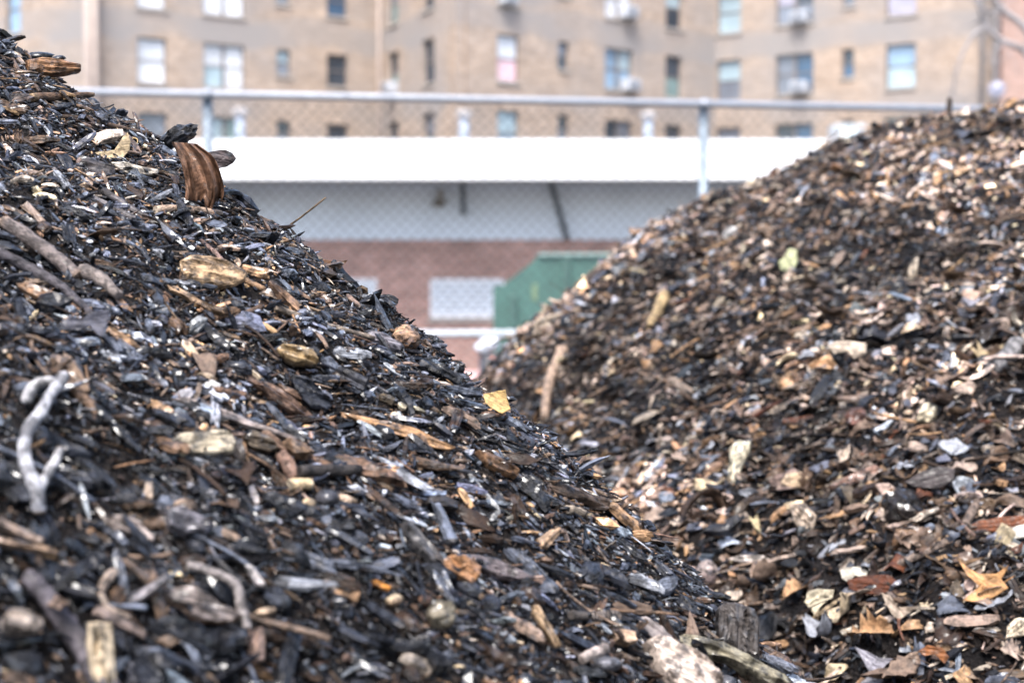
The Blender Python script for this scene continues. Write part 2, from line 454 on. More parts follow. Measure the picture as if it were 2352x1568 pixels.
PAL = {'char': (.0065, .0075, .0105), 'soot': (.015, .0172, .024), 'darkbrown': (.024, .014, .009), 'slate': (.068, .077, .10), 'brown': (.080, .050, .032), 'mid': (.14, .098, .073),
       'grey': (.20, .21, .235), 'tan': (.25, .15, .08), 'pale': (.38, .31, .25), 'cream': (.50, .40, .26), 'rust': (.075, .026, .012), 'amber': (.36, .16, .03), 'blush': (.28, .215, .175), 'white': (.62, .60, .58)}
def pick(keys, w, cnt, j=.3, P=None, amp=1.0):
    w = np.array(w, float); w /= w.sum()
    C = np.array([PAL[k] for k in keys])[RNG.choice(len(keys), cnt, p=w)]
    if P is not None: C = C*np.exp(amp*(.6*vnoise(P[:, 0], P[:, 1], .2, 21)+.5*vnoise(P[:, 0], P[:, 1], .07, 22)))[:, None]
    return C*np.exp(RNG.normal(0, j, (cnt, 1)))*np.exp(RNG.normal(0, .025, (cnt, 3)))

def sample(h, box, cnt, ylim, marg=.12, dens=None):
    """random points of a mound, all inside the view and thinner beside it"""
    out = []
    tot = 0
    while tot < cnt:
        x = RNG.uniform(box[0], box[1], cnt); y = RNG.uniform(box[2], box[3], cnt)
        z = h(x, y); P = np.stack([x, y, z], 1)
        u, v, f = project(P)
        ins = (u > -2352*marg) & (u < 2352*(1+marg)) & (v > -1568*marg) & (v < 1568*(1+marg))
        keep = (ins | (RNG.random(cnt) < .34)) & ylim(x, y)
        P = P[keep]; out.append(P); tot += len(P)
    P = np.concatenate(out)[:cnt]
    return P, normal(h, P[:, 0], P[:, 1])
rp = np.random.default_rng(11)
P_SPL = [p_splinter(rp, rp.uniform(.14, .32), rp.uniform(.12, .28)) for _ in range(16)]
P_SLB = [p_slab(rp, rp.uniform(.25, .5), rp.uniform(.14, .34)) for _ in range(16)]
P_BIT = [p_slab(rp, rp.uniform(.35, .7), rp.uniform(.15, .35), 3, 2) for _ in range(10)]
P_CHK = [p_chunk(rp, rp.uniform(.5, .9), rp.uniform(.3, .7)) for _ in range(8)]
P_TWG = [p_twig(rp, rp.uniform(.018, .034), 5, 6, .07) for _ in range(8)]
P_FIB = [p_twig(rp, rp.uniform(.006, .011), 4, 7, .16) for _ in range(6)]
P_LEF = [p_leaf(rp, rp.uniform(.3, .65), .65) for _ in range(12)]
boxL = (-.95, .8, .42, 1.78)
limL = lambda x, y: y < np.interp(x, LX, LY)+.16
TL = np.array([[1.0, -.35, -1.0]])
KL = ['char', 'soot', 'darkbrown', 'slate', 'brown', 'mid', 'grey', 'tan', 'pale', 'cream']
P, n = sample(hL, boxL, 68000, limL)
scatter('mulch_crumbs', M_WOOD, P_CHK+P_BIT+P_SPL[:8], P, n, RNG.uniform(.0022, .0068, len(P)), np.repeat(TL, len(P), 0), .7, .5, pick(KL, [40, 15, 13, 12, 8, 5, 4.5, 2.2, .9, .5], len(P), P=P),
        RNG.uniform(0, .5, len(P)), 'fine black crumbs of charred wood and soil covering the dark mound', 'mulch')
P, n = sample(hL, boxL, 29000, limL)
scatter('mulch_chips', M_WOOD, P_SPL+P_SPL+P_SPL+P_SLB+P_CHK[:5], P, n, np.exp(RNG.normal(math.log(.0096), .45, len(P))), np.repeat(TL, len(P), 0), .5, .38, pick(KL, [27, 17, 10, 21, 8, 7, 8, 2.4, 1.0, .4], len(P), P=P),
        RNG.uniform(-.02, .32, len(P)), 'small charred wood chips and splinters heaped over the dark mound', 'mulch')
P, n = sample(hL, boxL, 5200, limL)
scatter('mulch_fibres', M_STICK, P_FIB+P_TWG[:4], P, n, RNG.uniform(.007, .028, len(P)), np.repeat(TL, len(P), 0), .45, .3, pick(['darkbrown', 'brown', 'mid', 'tan', 'soot', 'grey'], [5, 4, 2, 1, 6, 2], len(P), P=P),
        RNG.uniform(.05, .25, len(P)), 'thin root fibres and bark threads lying over the charred mulch', 'mulch')
boxR = (-.65, 2.5, 1.45, 4.3)
limR = lambda x, y: y < np.interp(x, RX, RY)+.3
TR = np.array([[1.0, .15, .75]])
KR = ['char', 'soot', 'darkbrown', 'slate', 'brown', 'mid', 'grey', 'tan', 'blush', 'pale', 'cream', 'rust']
P, n = sample(hR, boxR, 52000, limR)
scatter('compost_crumbs', M_LITTER, P_CHK[:6]+P_BIT[:6]+P_SPL[:4], P, n, RNG.uniform(.005, .014, len(P)), np.repeat(TR, len(P), 0), .7, .5, pick(KR, [26, 9, 22, 6, 15, 14, 3, 3, 5, 1.5, .5, .4], len(P), P=P, amp=1.5),
        RNG.uniform(0, .5, len(P)), 'dark brown crumbs of compost covering the leafy mound', 'compost')
P, n = sample(hR, boxR, 31000, limR)
scatter('leaf_litter', M_LITTER, P_LEF+P_SLB[:8]+P_SPL[:5], P, n, np.exp(RNG.normal(math.log(.0175), .36, len(P)))*np.where(P[:, 1] < 2.6, 1.2, 1.0), np.repeat(TR, len(P), 0), .55, .42, pick(KR, [16, 7, 15, 8, 14, 18, 7, 5, 12, 7, 2.5, .5], len(P), P=P, amp=1.5),
        RNG.uniform(0, .3, len(P)), 'shredded dead leaves and bark scraps strewn over the brown mound', 'leaf litter')
P, n = sample(hR, boxR, 900, limR)
scatter('litter_stems', M_STICK, P_FIB+P_TWG[:5], P, n, RNG.uniform(.03, .1, len(P)), np.repeat(TR, len(P), 0), .6, .3, pick(['darkbrown', 'brown', 'mid', 'tan', 'pale'], [4, 5, 3, 3, 2], len(P), P=P),
        RNG.uniform(.05, .25, len(P)), 'thin leaf stalks and stems lying over the brown mound', 'leaf litter')

# ------------------------------------------------------------------ single pieces lying on the mounds
HERO_DIM = .62
HERO = []       # (u, v, short phrase, side)
def remember(o, u, v, short, side): HERO.append((u, v, short, side)); return o
def tocam(p): d = CAM-p; return d/np.linalg.norm(d)
def shade_tint(col, cnt, amt=.12): return np.array(col)[None]*np.exp(RNG.normal(0, amt, (cnt, 1)))

def twig(name, label, cat, side, px, r, col, lift=1.0, raise_=None, short=None, n=9, jit=.07, mat=None, group=None, Y=None, ends=None, sub=5):
    """px: pixel points; r in metres (start,end); lies on the mound"""
    pts = []
    if Y is None:
        ys = np.array([surf(u, v, side)[0][1] for u, v in px])
        if len(px) > 2:
            s_ = np.concatenate([[0], np.cumsum(np.hypot(*np.diff(np.array(px, float), axis=0).T))])
            fit = np.polyval(np.polyfit(s_, ys, 1 if len(px) < 5 else 2), s_); ys = fit-max(0, .35*(fit-ys).std())
        Y = list(ys)
    col = tuple(np.array(col)*HERO_DIM)
    if ends is not None: ends = tuple(np.array(ends)*HERO_DIM)
    for i, (u, v) in enumerate(px):
        p, nn = at(u, v, Y if np.isscalar(Y) else Y[i]), np.array([0, 0, 1.0])
        l = lift*r[0]+(raise_[i] if raise_ is not None else 0)
        pts.append(p+tocam(p)*l)
    c = smooth_path(pts, sub)
    m = len(c); rad = (.8 if side == 'L' else 1)*np.linspace(r[0], r[1], m)*(1+.035*vnoise(np.arange(m)*1.0, np.full(m, len(px)*3.3), 2.2, 9)); rad[0] *= .85; rad[-1] *= .85
    c = c+RNG.normal(0, r[1]*.03, c.shape)
    V, Fs = tube_geo(c, rad, n, True, jit)
    s = np.concatenate([[0], np.cumsum(np.linalg.norm(np.diff(c, axis=0), axis=1))])
    lc = np.stack([np.repeat(s, n), np.tile(np.cos(np.arange(n)*2*math.pi/n), m)*r[0], np.tile(np.sin(np.arange(n)*2*math.pi/n), m)*r[0]], 1)+RNG.uniform(0, 3, 3)
    T = shade_tint(col, len(V), .06)
    if ends is not None: T[:n] = ends; T[-n:] = ends
    sm = np.ones(len(Fs), bool); sm[-2:] = False
    o = mesh_obj(name, V, Fs, mat or M_STICK, tint=T, lc=lc, smooth=sm)
    tag(o, label, cat, group)
    mid = px[len(px)//2]
    if short: remember(o, mid[0], mid[1], short, side)
    return o

def piece(name, label, cat, side, poly, th, col, face=.55, lift=.3, camber=0.0, curl=0.0, rough=.05, ax=None, mat=None, short=None, group=None, Y=None, edge=None, seg=3, top=None, smooth=False, dome=0.15, anchor=None):
    """poly: outline in pixels (star-shaped); becomes a solid slab of thickness th at its own place on the mound"""
    poly = np.array(poly, float); cu, cv = poly.mean(0)
    col = tuple(np.array(col)*(HERO_DIM if col not in PAL.values() else 1))
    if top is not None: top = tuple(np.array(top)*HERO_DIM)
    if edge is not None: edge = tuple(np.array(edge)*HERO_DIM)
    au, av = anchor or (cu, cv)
    if Y is None: p, nn = surf(au, av, side)
    else: p, nn = at(au, av, Y), np.array([0, -.3, .95])
    tc = tocam(p); nn = nn*(1-face)+tc*face; nn /= np.linalg.norm(nn)
    p = p+tc*(lift*th)
    pts = []
    for u, v in poly:
        d = ray(u, v); t = np.dot(p-CAM, nn)/np.dot(d, nn); pts.append(CAM+d*t)
    pts = np.array(pts); c = pts.mean(0)
    A = pts[np.argmax(np.linalg.norm(pts-c, axis=1))]-c if ax is None else None
    if ax is not None:
        d0 = ray(*ax[0]); d1 = ray(*ax[1]); A = (CAM+d1*np.dot(p-CAM, nn)/np.dot(d1, nn))-(CAM+d0*np.dot(p-CAM, nn)/np.dot(d0, nn))
    A /= np.linalg.norm(A); B = np.cross(nn, A)
    q = np.stack([(pts-c)@A, (pts-c)@B], 1)
    size = np.abs(q).max()
    ring = []
    m = len(q)
    for i in range(m):
        a, b = q[i], q[(i+1) % m]
        for k in range(seg):
            t = k/seg; e = a*(1-t)+b*t
            ring.append(e+RNG.normal(0, rough*size*(.35 if k == 0 else .6), 2)*.35)
    ring = np.array(ring); m = len(ring)
    V = []; LCs = []
    def zf(x, y): return camber*((y/size)**2)*size+curl*((x/size)**2)*size
    layers = [(.4, -1), (.75, -1), (.94, -.9), (1.0, -.35), (1.0, .35), (.94, .9), (.84, 1+dome*.35), (.7, 1+dome*.6), (.52, 1+dome*.8), (.35, 1+dome*.93), (.18, 1+dome)]
    so = RNG.uniform(0, 50)
    for s, z in layers:
        for x, y in ring*s:
            zz = z*th/2+zf(x, y)+(min(th, .011)*.34*float(vnoise(x/7, y, .0028, so))+min(th, .011)*.12*float(vnoise(x, y, .012, so+3)))*(1 if s < .97 else .4)*(1 if th > .0025 else 2.2)
            V.append(c+A*x+B*y+nn*zz); LCs.append((x, y, z*th/2))
    V.append(c-nn*th/2); LCs.append((0, 0, -th/2)); V.append(c+nn*th/2*(1+dome)); LCs.append((0, 0, th/2))
    Fs = [(j*m+k, j*m+(k+1) % m, (j+1)*m+(k+1) % m, (j+1)*m+k) for j in range(len(layers)-1) for k in range(m)]
    e = len(layers)*m
    Fs += [((k+1) % m, k, e) for k in range(m)]+[(e-m+k, e-m+(k+1) % m, e+1) for k in range(m)]
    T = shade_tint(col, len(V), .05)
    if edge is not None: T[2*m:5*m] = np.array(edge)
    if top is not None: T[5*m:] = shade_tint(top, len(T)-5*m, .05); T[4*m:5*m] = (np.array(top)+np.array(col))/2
    o = mesh_obj(name, V, Fs, mat or M_WOOD, tint=T, lc=np.array(LCs)+RNG.uniform(0, 3, 3), smooth=smooth)
    tag(o, label, cat, group)
    if short: remember(o, cu, cv, short, side)
    return o
def band(a, b, w0, w1, n=5, bow=0.0):
    """outline of a long piece from pixel a to b with pixel widths"""
    a = np.array(a, float); b = np.array(b, float); d = (b-a)/np.linalg.norm(b-a); p = np.array([-d[1], d[0]])
    up = []; dn = []
    for t in np.linspace(0, 1, n):
        c = a*(1-t)+b*t+p*bow*math.sin(math.pi*t); w = (w0*(1-t)+w1*t)/2*(.8 if t in (0, 1) else 1)*RNG.uniform(.85, 1.1)
        up.append(c+p*w); dn.append(c-p*w)
    return up+dn[::-1]
def egg(u, v, ru, rv, rot=0, n=14, j=.0):
    out = []
    for k in range(n):
        a = 2*math.pi*k/n; x = ru*math.cos(a); y = rv*math.sin(a); c, s = math.cos(rot), math.sin(rot)
        f = 1+RNG.normal(0, j) if j else 1
        out.append((u+(x*c-y*s)*f, v+(x*s+y*c)*f))
    return out
def lump(name, label, cat, side, u, v, ru, rv, depth, col, rot=0.0, rough=.05, mat=None, short=None, lift=.2, sub=2, smooth=True, top=None, Y=None):
    """rounded solid: nut, pebble, clod"""
    p, nn = surf(u, v, side) if Y is None else (at(u, v, Y), np.array([0, 0, 1.0]))
    Yd = p[1]; A = np.array([math.cos(rot), 0, -math.sin(rot)]); tc = tocam(p)
    A = A-tc*np.dot(A, tc); A /= np.linalg.norm(A); B = np.cross(tc, A)
    V, Fs = ico(sub); nv = len(V)
    V = V*2*(1+RNG.normal(0, rough, (nv, 1)))
    a, b, d = ru*Yd/F, rv*Yd/F, depth
    lc = V*np.array([a, b, d])
    W = p+tc*(lift*d)+lc[:, :1]*A+lc[:, 1:2]*B+lc[:, 2:]*tc
    T = shade_tint(np.array(col)*(HERO_DIM if col not in PAL.values() else 1), nv, .06)
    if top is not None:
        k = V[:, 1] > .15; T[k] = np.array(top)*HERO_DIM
    o = mesh_obj(name, W, Fs, mat or M_WOOD, tint=T, lc=lc+RNG.uniform(0, 3, 3), smooth=smooth)
    tag(o, label, cat)
    if short: remember(o, u, v, short, side)
    return o
WG = (.50, .47, .44); LB = (.30, .29, .30)

exec_left = True
# --- forked pale branch, one thing with two limbs
br = twig('forked_branch', 'forked pale grey branch standing out from the dark mulch', 'branch', 'L', [(150, 858), (138, 880), (116, 905), (92, 951), (62, 990), (56, 1040), (66, 1085), (86, 1129), (92, 1178)], (.0042, .0052), (.42, .42, .45),
          lift=3.2, raise_=[.035, .03, .024, .018, .012, .01, .01, .008, 0], short='the forked pale branch', n=12, ends=(.30, .2, .13), jit=.07)
def child_of(o, parent):
    o.parent = parent; o.location = Vector(o.location)-Vector(parent.location)
    for k in ('category', 'label', 'group'):
        if k in o: del o[k]
    return o
child_of(twig('limb', 'x', 'x', 'L', [(140, 1030), (122, 1068), (100, 1102), (86, 1128)], (.0034, .0044), (.50, .49, .50), lift=3.2, raise_=[.02, .016, .011, .008], n=10, ends=(.3, .22, .15)), br)
child_of(twig('limb', 'x', 'x', 'L', [(60, 925), (72, 893), (105, 875), (134, 882)], (.0050, .0036), (.5, .49, .50), lift=2.6, raise_=[.0, .01, .02, .028], n=10), br)
# --- knotty oval
piece('driftwood_knot', 'smooth tan oval of curled driftwood with dark flowing grain', 'wood piece', 'L', [(413, 600), (435, 588), (480, 590), (520, 600), (552, 612), (569, 628), (562, 646), (540, 657), (500, 665), (462, 663), (432, 648), (416, 626)],
      .007, (.46, .31, .18), face=.55, lift=2.2, camber=-.2, rough=.02, seg=4, ax=((413, 600), (569, 640)), short='the tan curled driftwood oval', smooth=False, dome=.35)
piece('leaf_stalk', 'long ribbed tan leaf sheath tapering to a point', 'leaf stalk', 'L', [(780, 947), (830, 955), (900, 968), (960, 986), (1010, 1012), (1047, 1028), (1030, 1034), (985, 1026), (940, 1008), (880, 990), (820, 968)], .004, (.42, .24, .12),
      face=.6, lift=3.0, short='the long ribbed tan sheath', rough=.015, ax=((780, 947), (1047, 1028)), camber=-.25, smooth=True)
piece('yellow_leaf', 'curled golden yellow leaf at the rim of the dark mound', 'leaf', 'L', [(1110, 905), (1135, 900), (1160, 897), (1164, 915), (1173, 940), (1152, 951), (1128, 938), (1114, 925)], .0014, (.66, .40, .12), face=.85, lift=16, mat=M_LEAF,
      camber=.5, short='the golden yellow leaf', top=(.70, .47, .20), anchor=(1105, 930))
piece('charred_block', 'upright blackened wood block with rounded top and cracks', 'wood block', 'L', [(1646, 1398), (1662, 1382), (1700, 1388), (1730, 1402), (1742, 1430), (1742, 1515), (1700, 1530), (1655, 1505), (1641, 1440)], .034, (.075, .065, .06),
      face=.85, lift=.55, rough=.015, short='the upright blackened block', dome=.08, seg=4, ax=((1690, 1388), (1690, 1510)), anchor=(1690, 1490))
# --- big brown hanging leaf and its neighbours
def drape(name, label, left, right, Y0, col, folds, amp, short):
    a = smooth_path([(u, v, 0) for u, v in left], 5); b = smooth_path([(u, v, 0) for u, v in right], 5)
    m = min(len(a), len(b)); a = a[np.linspace(0, len(a)-1, m).astype(int)]; b = b[np.linspace(0, len(b)-1, m).astype(int)]; n = 34
    V = []; LCs = []; T = []
    for s_ in (0, 1):
        for i in range(m):
            t = i/(m-1)
            for j in range(n):
                g = j/(n-1); gg = g+.03*math.sin(9*g+4*t)
                u, v = a[i][:2]*(1-gg)+b[i][:2]*gg
                v += 30*float(vnoise(g*7, 3.3, 1, 42))*t*t+20*float(vnoise(g*19, 1.3, 1, 43))*t*t
                f = .55*math.sin(gg*folds*math.pi*.62+.8*t+.6)+.35*math.sin(gg*gg*folds*math.pi*.95-1.7*t)+.35*float(vnoise(gg*9, t*2.2, 1, 40))+.2*float(vnoise(gg*25, t*6, 1, 41))
                Y = Y0-.012*math.sin(t*2.2)-amp*(.25+.75*t)*f+.004*t+s_*.0009
                V.append(at(u, v, Y)); LCs.append((t*.12, g*.06, 0)); T.append(np.array(col)*(.95+.55*float(vnoise(gg*14, t*2.5, 1, 44)))*HERO_DIM)
    K = m*n; Fs = []
    for i in range(m-1):
        for j in range(n-1):
            p, q, r_, w_ = i*n+j, (i+1)*n+j, (i+1)*n+j+1, i*n+j+1
            Fs.append((p, q, r_, w_)); Fs.append((K+w_, K+r_, K+q, K+p))
    o = mesh_obj(name, V, Fs, M_LEAF, tint=np.array(T), lc=np.array(LCs), smooth=True); tag(o, label, 'leaf'); remember(o, 455, 400, short, 'L'); return o
drape('draped_leaf', 'large crumpled brown leaf draped over the crest in deep folds', [(394, 326), (408, 360), (420, 400), (426, 440), (424, 470)], [(452, 330), (492, 362), (510, 400), (516, 440), (508, 466)], float(surf(445, 440, 'L')[0][1])-.032, (.20, .105, .062), 5.2, .024, 'the big draped brown leaf')
piece('bark_flake', 'dark purplish bark flake jutting from the crest over the white roof', 'bark flake', 'L', [(470, 352), (500, 345), (518, 344), (534, 352), (543, 364), (536, 374), (520, 384), (488, 390)], .003, (.075, .055, .055), face=.9, lift=0, Y=1.44, short='the jutting purplish flake', rough=.02)
lump('charred_clod', 'ragged black charred clod on the crest above the draped leaf', 'clod', 'L', 412, 312, 42, 22, .014, PAL['char'], rot=-.45, rough=.12, short='the ragged black clod', smooth=False, sub=3)
# --- crest, upper end
piece('log_chunk', 'reddish brown split log chunk lying near the top of the dark mound', 'wood chunk', 'L', [(60, 140), (90, 136), (140, 142), (185, 152), (184, 166), (150, 172), (95, 176), (62, 170)], .014, (.24, .12, .06), face=.6, lift=.9, rough=.02, short='the reddish split log chunk', top=(.30, .16, .08), ax=((60, 150), (185, 158)), anchor=(110, 185))
lump('charcoal_lump', 'wide black charcoal lump resting on the reddish log chunk', 'charcoal', 'L', 92, 129, 30, 10, .009, PAL['char'], rot=0, rough=.06, Y=1.47, short='the wide charcoal lump')
lump('charcoal_lump', 'small black charcoal lump at the tip of the log chunk', 'charcoal', 'L', 134, 135, 17, 7.5, .007, PAL['char'], rot=-.15, rough=.06, Y=1.47)
twig('broken_stick', 'brown broken stick lying level below the log chunk', 'stick', 'L', [(70, 224), (140, 222), (214, 217)], (.0055, .0035), (.15, .09, .055), lift=1.6, short='the level brown stick', n=10, ends=(.4, .28, .17))
piece('bark_piece', 'grey brown pointed bark piece beside the level brown stick', 'bark piece', 'L', [(-20, 226), (30, 220), (60, 218), (80, 226), (60, 240), (20, 246), (-20, 244)], .006, (.12, .085, .07), lift=.8)
twig('curved_twig', 'thin dark curved twig leaning past the pale husk', 'twig', 'L', [(28, 138), (50, 175), (78, 195), (92, 212)], (.0035, .0024), (.13, .09, .07), lift=1.5, raise_=[.004, .008, .006, .002], short='the thin leaning twig near the top')
twig('long_root', 'long thin brown root running beside the pale husk to the draped leaf', 'root', 'L', [(135, 268), (190, 272), (240, 284), (300, 300), (352, 310)], (.0026, .0034), (.12, .08, .055), lift=1.4, short='the long thin root')
hk = piece('leaf_husk', 'pale straw coloured curled leaf husk with ragged upright tail', 'husk', 'L', [(208, 352), (222, 350), (262, 358), (274, 340), (282, 315), (292, 305), (300, 325), (298, 345), (280, 366), (250, 372), (218, 370)], .0016, (.66, .50, .30), face=.8, lift=8,
           mat=M_LEAF, camber=.3, short='the pale curled husk', smooth=True, rough=.02)
child_of(twig('husk_strand', 'x', 'x', 'L', [(296, 330), (305, 318), (316, 322), (310, 345)], (.0009, .0006), (.6, .42, .2), lift=6, raise_=[.006]*4, n=5, mat=M_LEAF), hk)
child_of(twig('husk_strand', 'x', 'x', 'L', [(278, 330), (272, 300), (262, 284)], (.0009, .0006), (.6, .45, .25), lift=6, raise_=[.006]*3, n=5, mat=M_LEAF), hk)
piece('lichen_bark', 'chalky pale strip of lichened bark below the husk', 'bark strip', 'L', [(255, 372), (285, 374), (322, 384), (366, 392), (362, 400), (320, 402), (328, 412), (305, 405), (270, 388)], .004, (.52, .46, .38), face=.5, lift=2, short='the chalky lichened strip', rough=.08)
piece('oval_chip', 'smooth dark oval chip between husk and long thin root', 'wood chip', 'L', egg(222, 388, 44, 20, .25), .006, (.07, .06, .06), face=.35, lift=1.5, rough=.01, short='the smooth dark oval chip', smooth=True)
twig('straight_twig', 'long straight grey twig running downhill past the smooth oval chip', 'twig', 'L', [(123, 388), (164, 427), (239, 468), (345, 523)], (.0028, .0042), (.17, .155, .16), lift=1.8, short='the long straight grey twig', n=9)
twig('straight_twig', 'second grey twig running downhill just above the long straight one', 'twig', 'L', [(236, 437), (300, 478), (350, 508), (398, 536)], (.0038, .0034), (.14, .125, .13), lift=1.8, n=9)
twig('peeled_stick', 'smooth pale brown peeled stick lying level under the draped leaf', 'stick', 'L', [(357, 482), (400, 480), (455, 484), (507, 491)], (.0048, .0044), (.42, .30, .22), lift=2.0, short='the level peeled stick', n=12, ends=(.5, .4, .3), jit=.01)
piece('wood_sliver', 'tan split sliver standing above the thick bare stick', 'sliver', 'L', band((56, 468), (104, 518), 18, 16), .004, (.36, .27, .22), lift=1.5, rough=.04)
twig('forked_twig', 'short brown bent twig crossing the long straight grey twig', 'twig', 'L', [(82, 440), (118, 424), (160, 417)], (.0018, .0015), (.24, .15, .09), lift=3)
tk = twig('poking_twig', 'thin dry twig poking up from the crest against the grey wall', 'twig', 'L', [(622, 536), (655, 524), (700, 492), (748, 454)], (.0014, .0011), (.22, .15, .09), Y=[1.40, 1.40, 1.39, 1.38], lift=0, short='the twig poking up from the crest', n=6)
child_of(twig('husk_leaf', 'x', 'x', 'L', [(612, 545), (628, 530), (655, 526)], (.0026, .0018), (.6, .48, .33), Y=1.40, lift=0, n=6, mat=M_LEAF), tk)
piece('thin_leaf', 'dark brown dry leaf sticking out level from the crest before the brick wall', 'leaf', 'L', [(722, 601), (745, 596), (775, 601), (799, 598), (790, 608), (766, 618), (740, 612)], .0014, (.12, .055, .025), face=.75, lift=0, Y=1.37, mat=M_LEAF, short='the dark leaf sticking out level', edge=(.35, .17, .08), curl=.1)
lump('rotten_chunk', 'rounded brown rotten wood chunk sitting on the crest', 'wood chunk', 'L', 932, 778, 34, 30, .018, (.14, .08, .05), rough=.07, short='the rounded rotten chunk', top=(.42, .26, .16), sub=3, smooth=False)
piece('gray_log', 'smooth grey split piece below the rounded rotten chunk', 'wood piece', 'L', band((842, 772), (922, 800), 22, 18), .009, (.24, .22, .24), lift=1.2, short='the smooth grey split piece', face=.4)
piece('long_bark', 'long charred bark strip along the crest below the rotten chunk', 'bark strip', 'L', band((962, 832), (1062, 880), 26, 22), .008, PAL['char'], lift=1.4, short='the long charred crest strip', rough=.06)
piece('long_bark', 'long grey bark strip ending beside the golden yellow leaf', 'bark strip', 'L', band((965, 884), (1108, 906), 14, 14), .006, PAL['slate'], lift=1.6, rough=.05)
# --- middle belt
twig('thick_stick', 'thick bare grey stick running downhill at the frame edge', 'stick', 'L', [(8, 508), (85, 560), (130, 594), (180, 636)], (.0075, .0068), (.20, .165, .155), lift=1.6, short='the thick bare grey stick', n=12, ends=(.35, .26, .2))
twig('crooked_stick', 'knobbly grey stick continuing below the thick bare stick', 'stick', 'L', [(186, 622), (222, 634), (248, 655), (272, 680)], (.0072, .0055), (.25, .21, .19), lift=1.4, n=10, jit=.12)
twig('thick_stick', 'slim dark stick parallel to and below the thick bare stick', 'stick', 'L', [(-10, 575), (60, 612), (130, 650), (170, 682), (214, 726)], (.0065, .003), (.10, .09, .10), lift=1.5, n=9, short='the slim dark parallel stick')
piece('long_splinter', 'long reddish splinter fraying into tan fibres', 'splinter', 'L', [(36, 652), (70, 650), (110, 668), (160, 694), (206, 726), (204, 740), (170, 728), (110, 700), (60, 672)], .006, (.28, .16, .09), face=.5, lift=1.6, ax=((38, 653), (205, 735)), top=(.36, .21, .12), short='the long fraying splinter')
piece('long_splinter', 'tan splinter end pointing downhill below the black curled leaf', 'splinter', 'L', band((246, 756), (352, 826), 16, 7), .005, (.42, .26, .15), lift=1.8, face=.5)
piece('split_stick', 'pale brown split stick slanting below the driftwood oval', 'stick', 'L', [(383, 655), (400, 658), (441, 684), (500, 708), (566, 728), (574, 738), (540, 736), (480, 716), (436, 694), (396, 670)], .006, (.36, .24, .15), lift=1.6, face=.5, short='the split stick below the oval', ax=((383, 655), (574, 738)))
twig('needle_stem', 'straight thin reddish stem leaning on the driftwood oval', 'stem', 'L', [(462, 552), (490, 576), (512, 598)], (.0022, .0022), (.30, .20, .17), lift=2, raise_=[.003, .006, .01])
twig('stub', 'short tan stub poking out beneath the driftwood oval', 'stick', 'L', [(562, 642), (585, 654), (608, 664)], (.0032, .003), (.32, .2, .12), lift=1.2)
piece('square_chip', 'squared silver grey chip standing on edge in black mulch', 'wood chip', 'L', [(434, 745), (452, 732), (476, 736), (468, 752), (452, 772), (436, 764)], .010, (.30, .31, .32), lift=.9, short='the squared silver grey chip', face=.5)
piece('torn_wood', 'torn brown wood piece with a frayed end', 'wood piece', 'L', [(545, 722), (580, 708), (602, 694), (606, 706), (592, 738), (570, 742)], .007, (.13, .08, .055), lift=1.6, short='the torn frayed piece', face=.6, rough=.1)
twig('long_straw', 'long curved tan straw lying downhill of the torn piece', 'stem', 'L', [(640, 700), (700, 705), (760, 726), (830, 755)], (.0020, .0014), (.36, .25, .16), lift=2.2, short='the long curved straw')
twig('long_straw', 'pale round stem running below the long curved straw', 'stem', 'L', [(632, 706), (700, 730), (770, 752), (860, 776)], (.0034, .0026), (.34, .27, .21), lift=2.2, n=9)
twig('straw', 'short yellowish straw bundle below the torn piece', 'stem', 'L', [(588, 742), (612, 750), (636, 766)], (.0036, .0026), (.50, .32, .17), lift=2.4, short='the yellowish straw bundle')
twig('straw', 'thin upright stem standing beside the yellowish straw bundle', 'stem', 'L', [(660, 688), (672, 722), (690, 765)], (.0012, .0011), (.38, .22, .12), lift=3, raise_=[.006, .005, .002], n=6)
blk = piece('curled_leaf', 'black curled leaf with jagged upright points', 'leaf', 'L', [(140, 742), (160, 726), (176, 742), (205, 722), (230, 714), (252, 716), (250, 735), (240, 762), (228, 775), (205, 748), (180, 760), (150, 756)], .0018, (.10, .10, .125), face=.7, lift=14, mat=M_LEAF, camber=.45, rough=.06, short='the black curled leaf', smooth=False)
piece('cream_flake', 'soft cream coloured torn fibre tuft beside the split stick', 'bark fibre', 'L', [(418, 780), (438, 788), (455, 812), (468, 830), (450, 828), (428, 812), (415, 795)], .004, (.60, .44, .30), lift=2, rough=.1, short='the cream fibre tuft', face=.6)
piece('wood_plate', 'tan and grey rounded chunk between crest and cream tuft', 'wood chunk', 'L', egg(682, 818, 48, 22, .3, 12, .06), .012, (.10, .08, .06), lift=.9, top=(.32, .22, .11), face=.4, short='the tan topped chunk')
piece('white_flake', 'bright white thin flake in the black mulch', 'wood flake', 'L', [(468, 882), (486, 872), (508, 884), (498, 896), (476, 894)], .003, PAL['white'], lift=3, short='the bright white flake')
piece('gray_leaf', 'soft grey folded leaf beside the white flake', 'leaf', 'L', [(398, 908), (415, 894), (440, 890), (446, 905), (428, 925), (404, 925)], .0016, (.36, .35, .38), lift=5, mat=M_LEAF, camber=-.4, smooth=True, face=.6)
twig('short_stick', 'short brown round stick below the white flake', 'stick', 'L', [(492, 898), (530, 908), (562, 908)], (.0052, .005), (.20, .12, .08), lift=1.5, n=10, short='the short brown round stick')
piece('upright_sliver', 'pale upright sliver standing beneath the white flake', 'sliver', 'L', band((460, 880), (447, 930), 13, 14), .005, (.38, .29, .23), lift=2.2, face=.8)
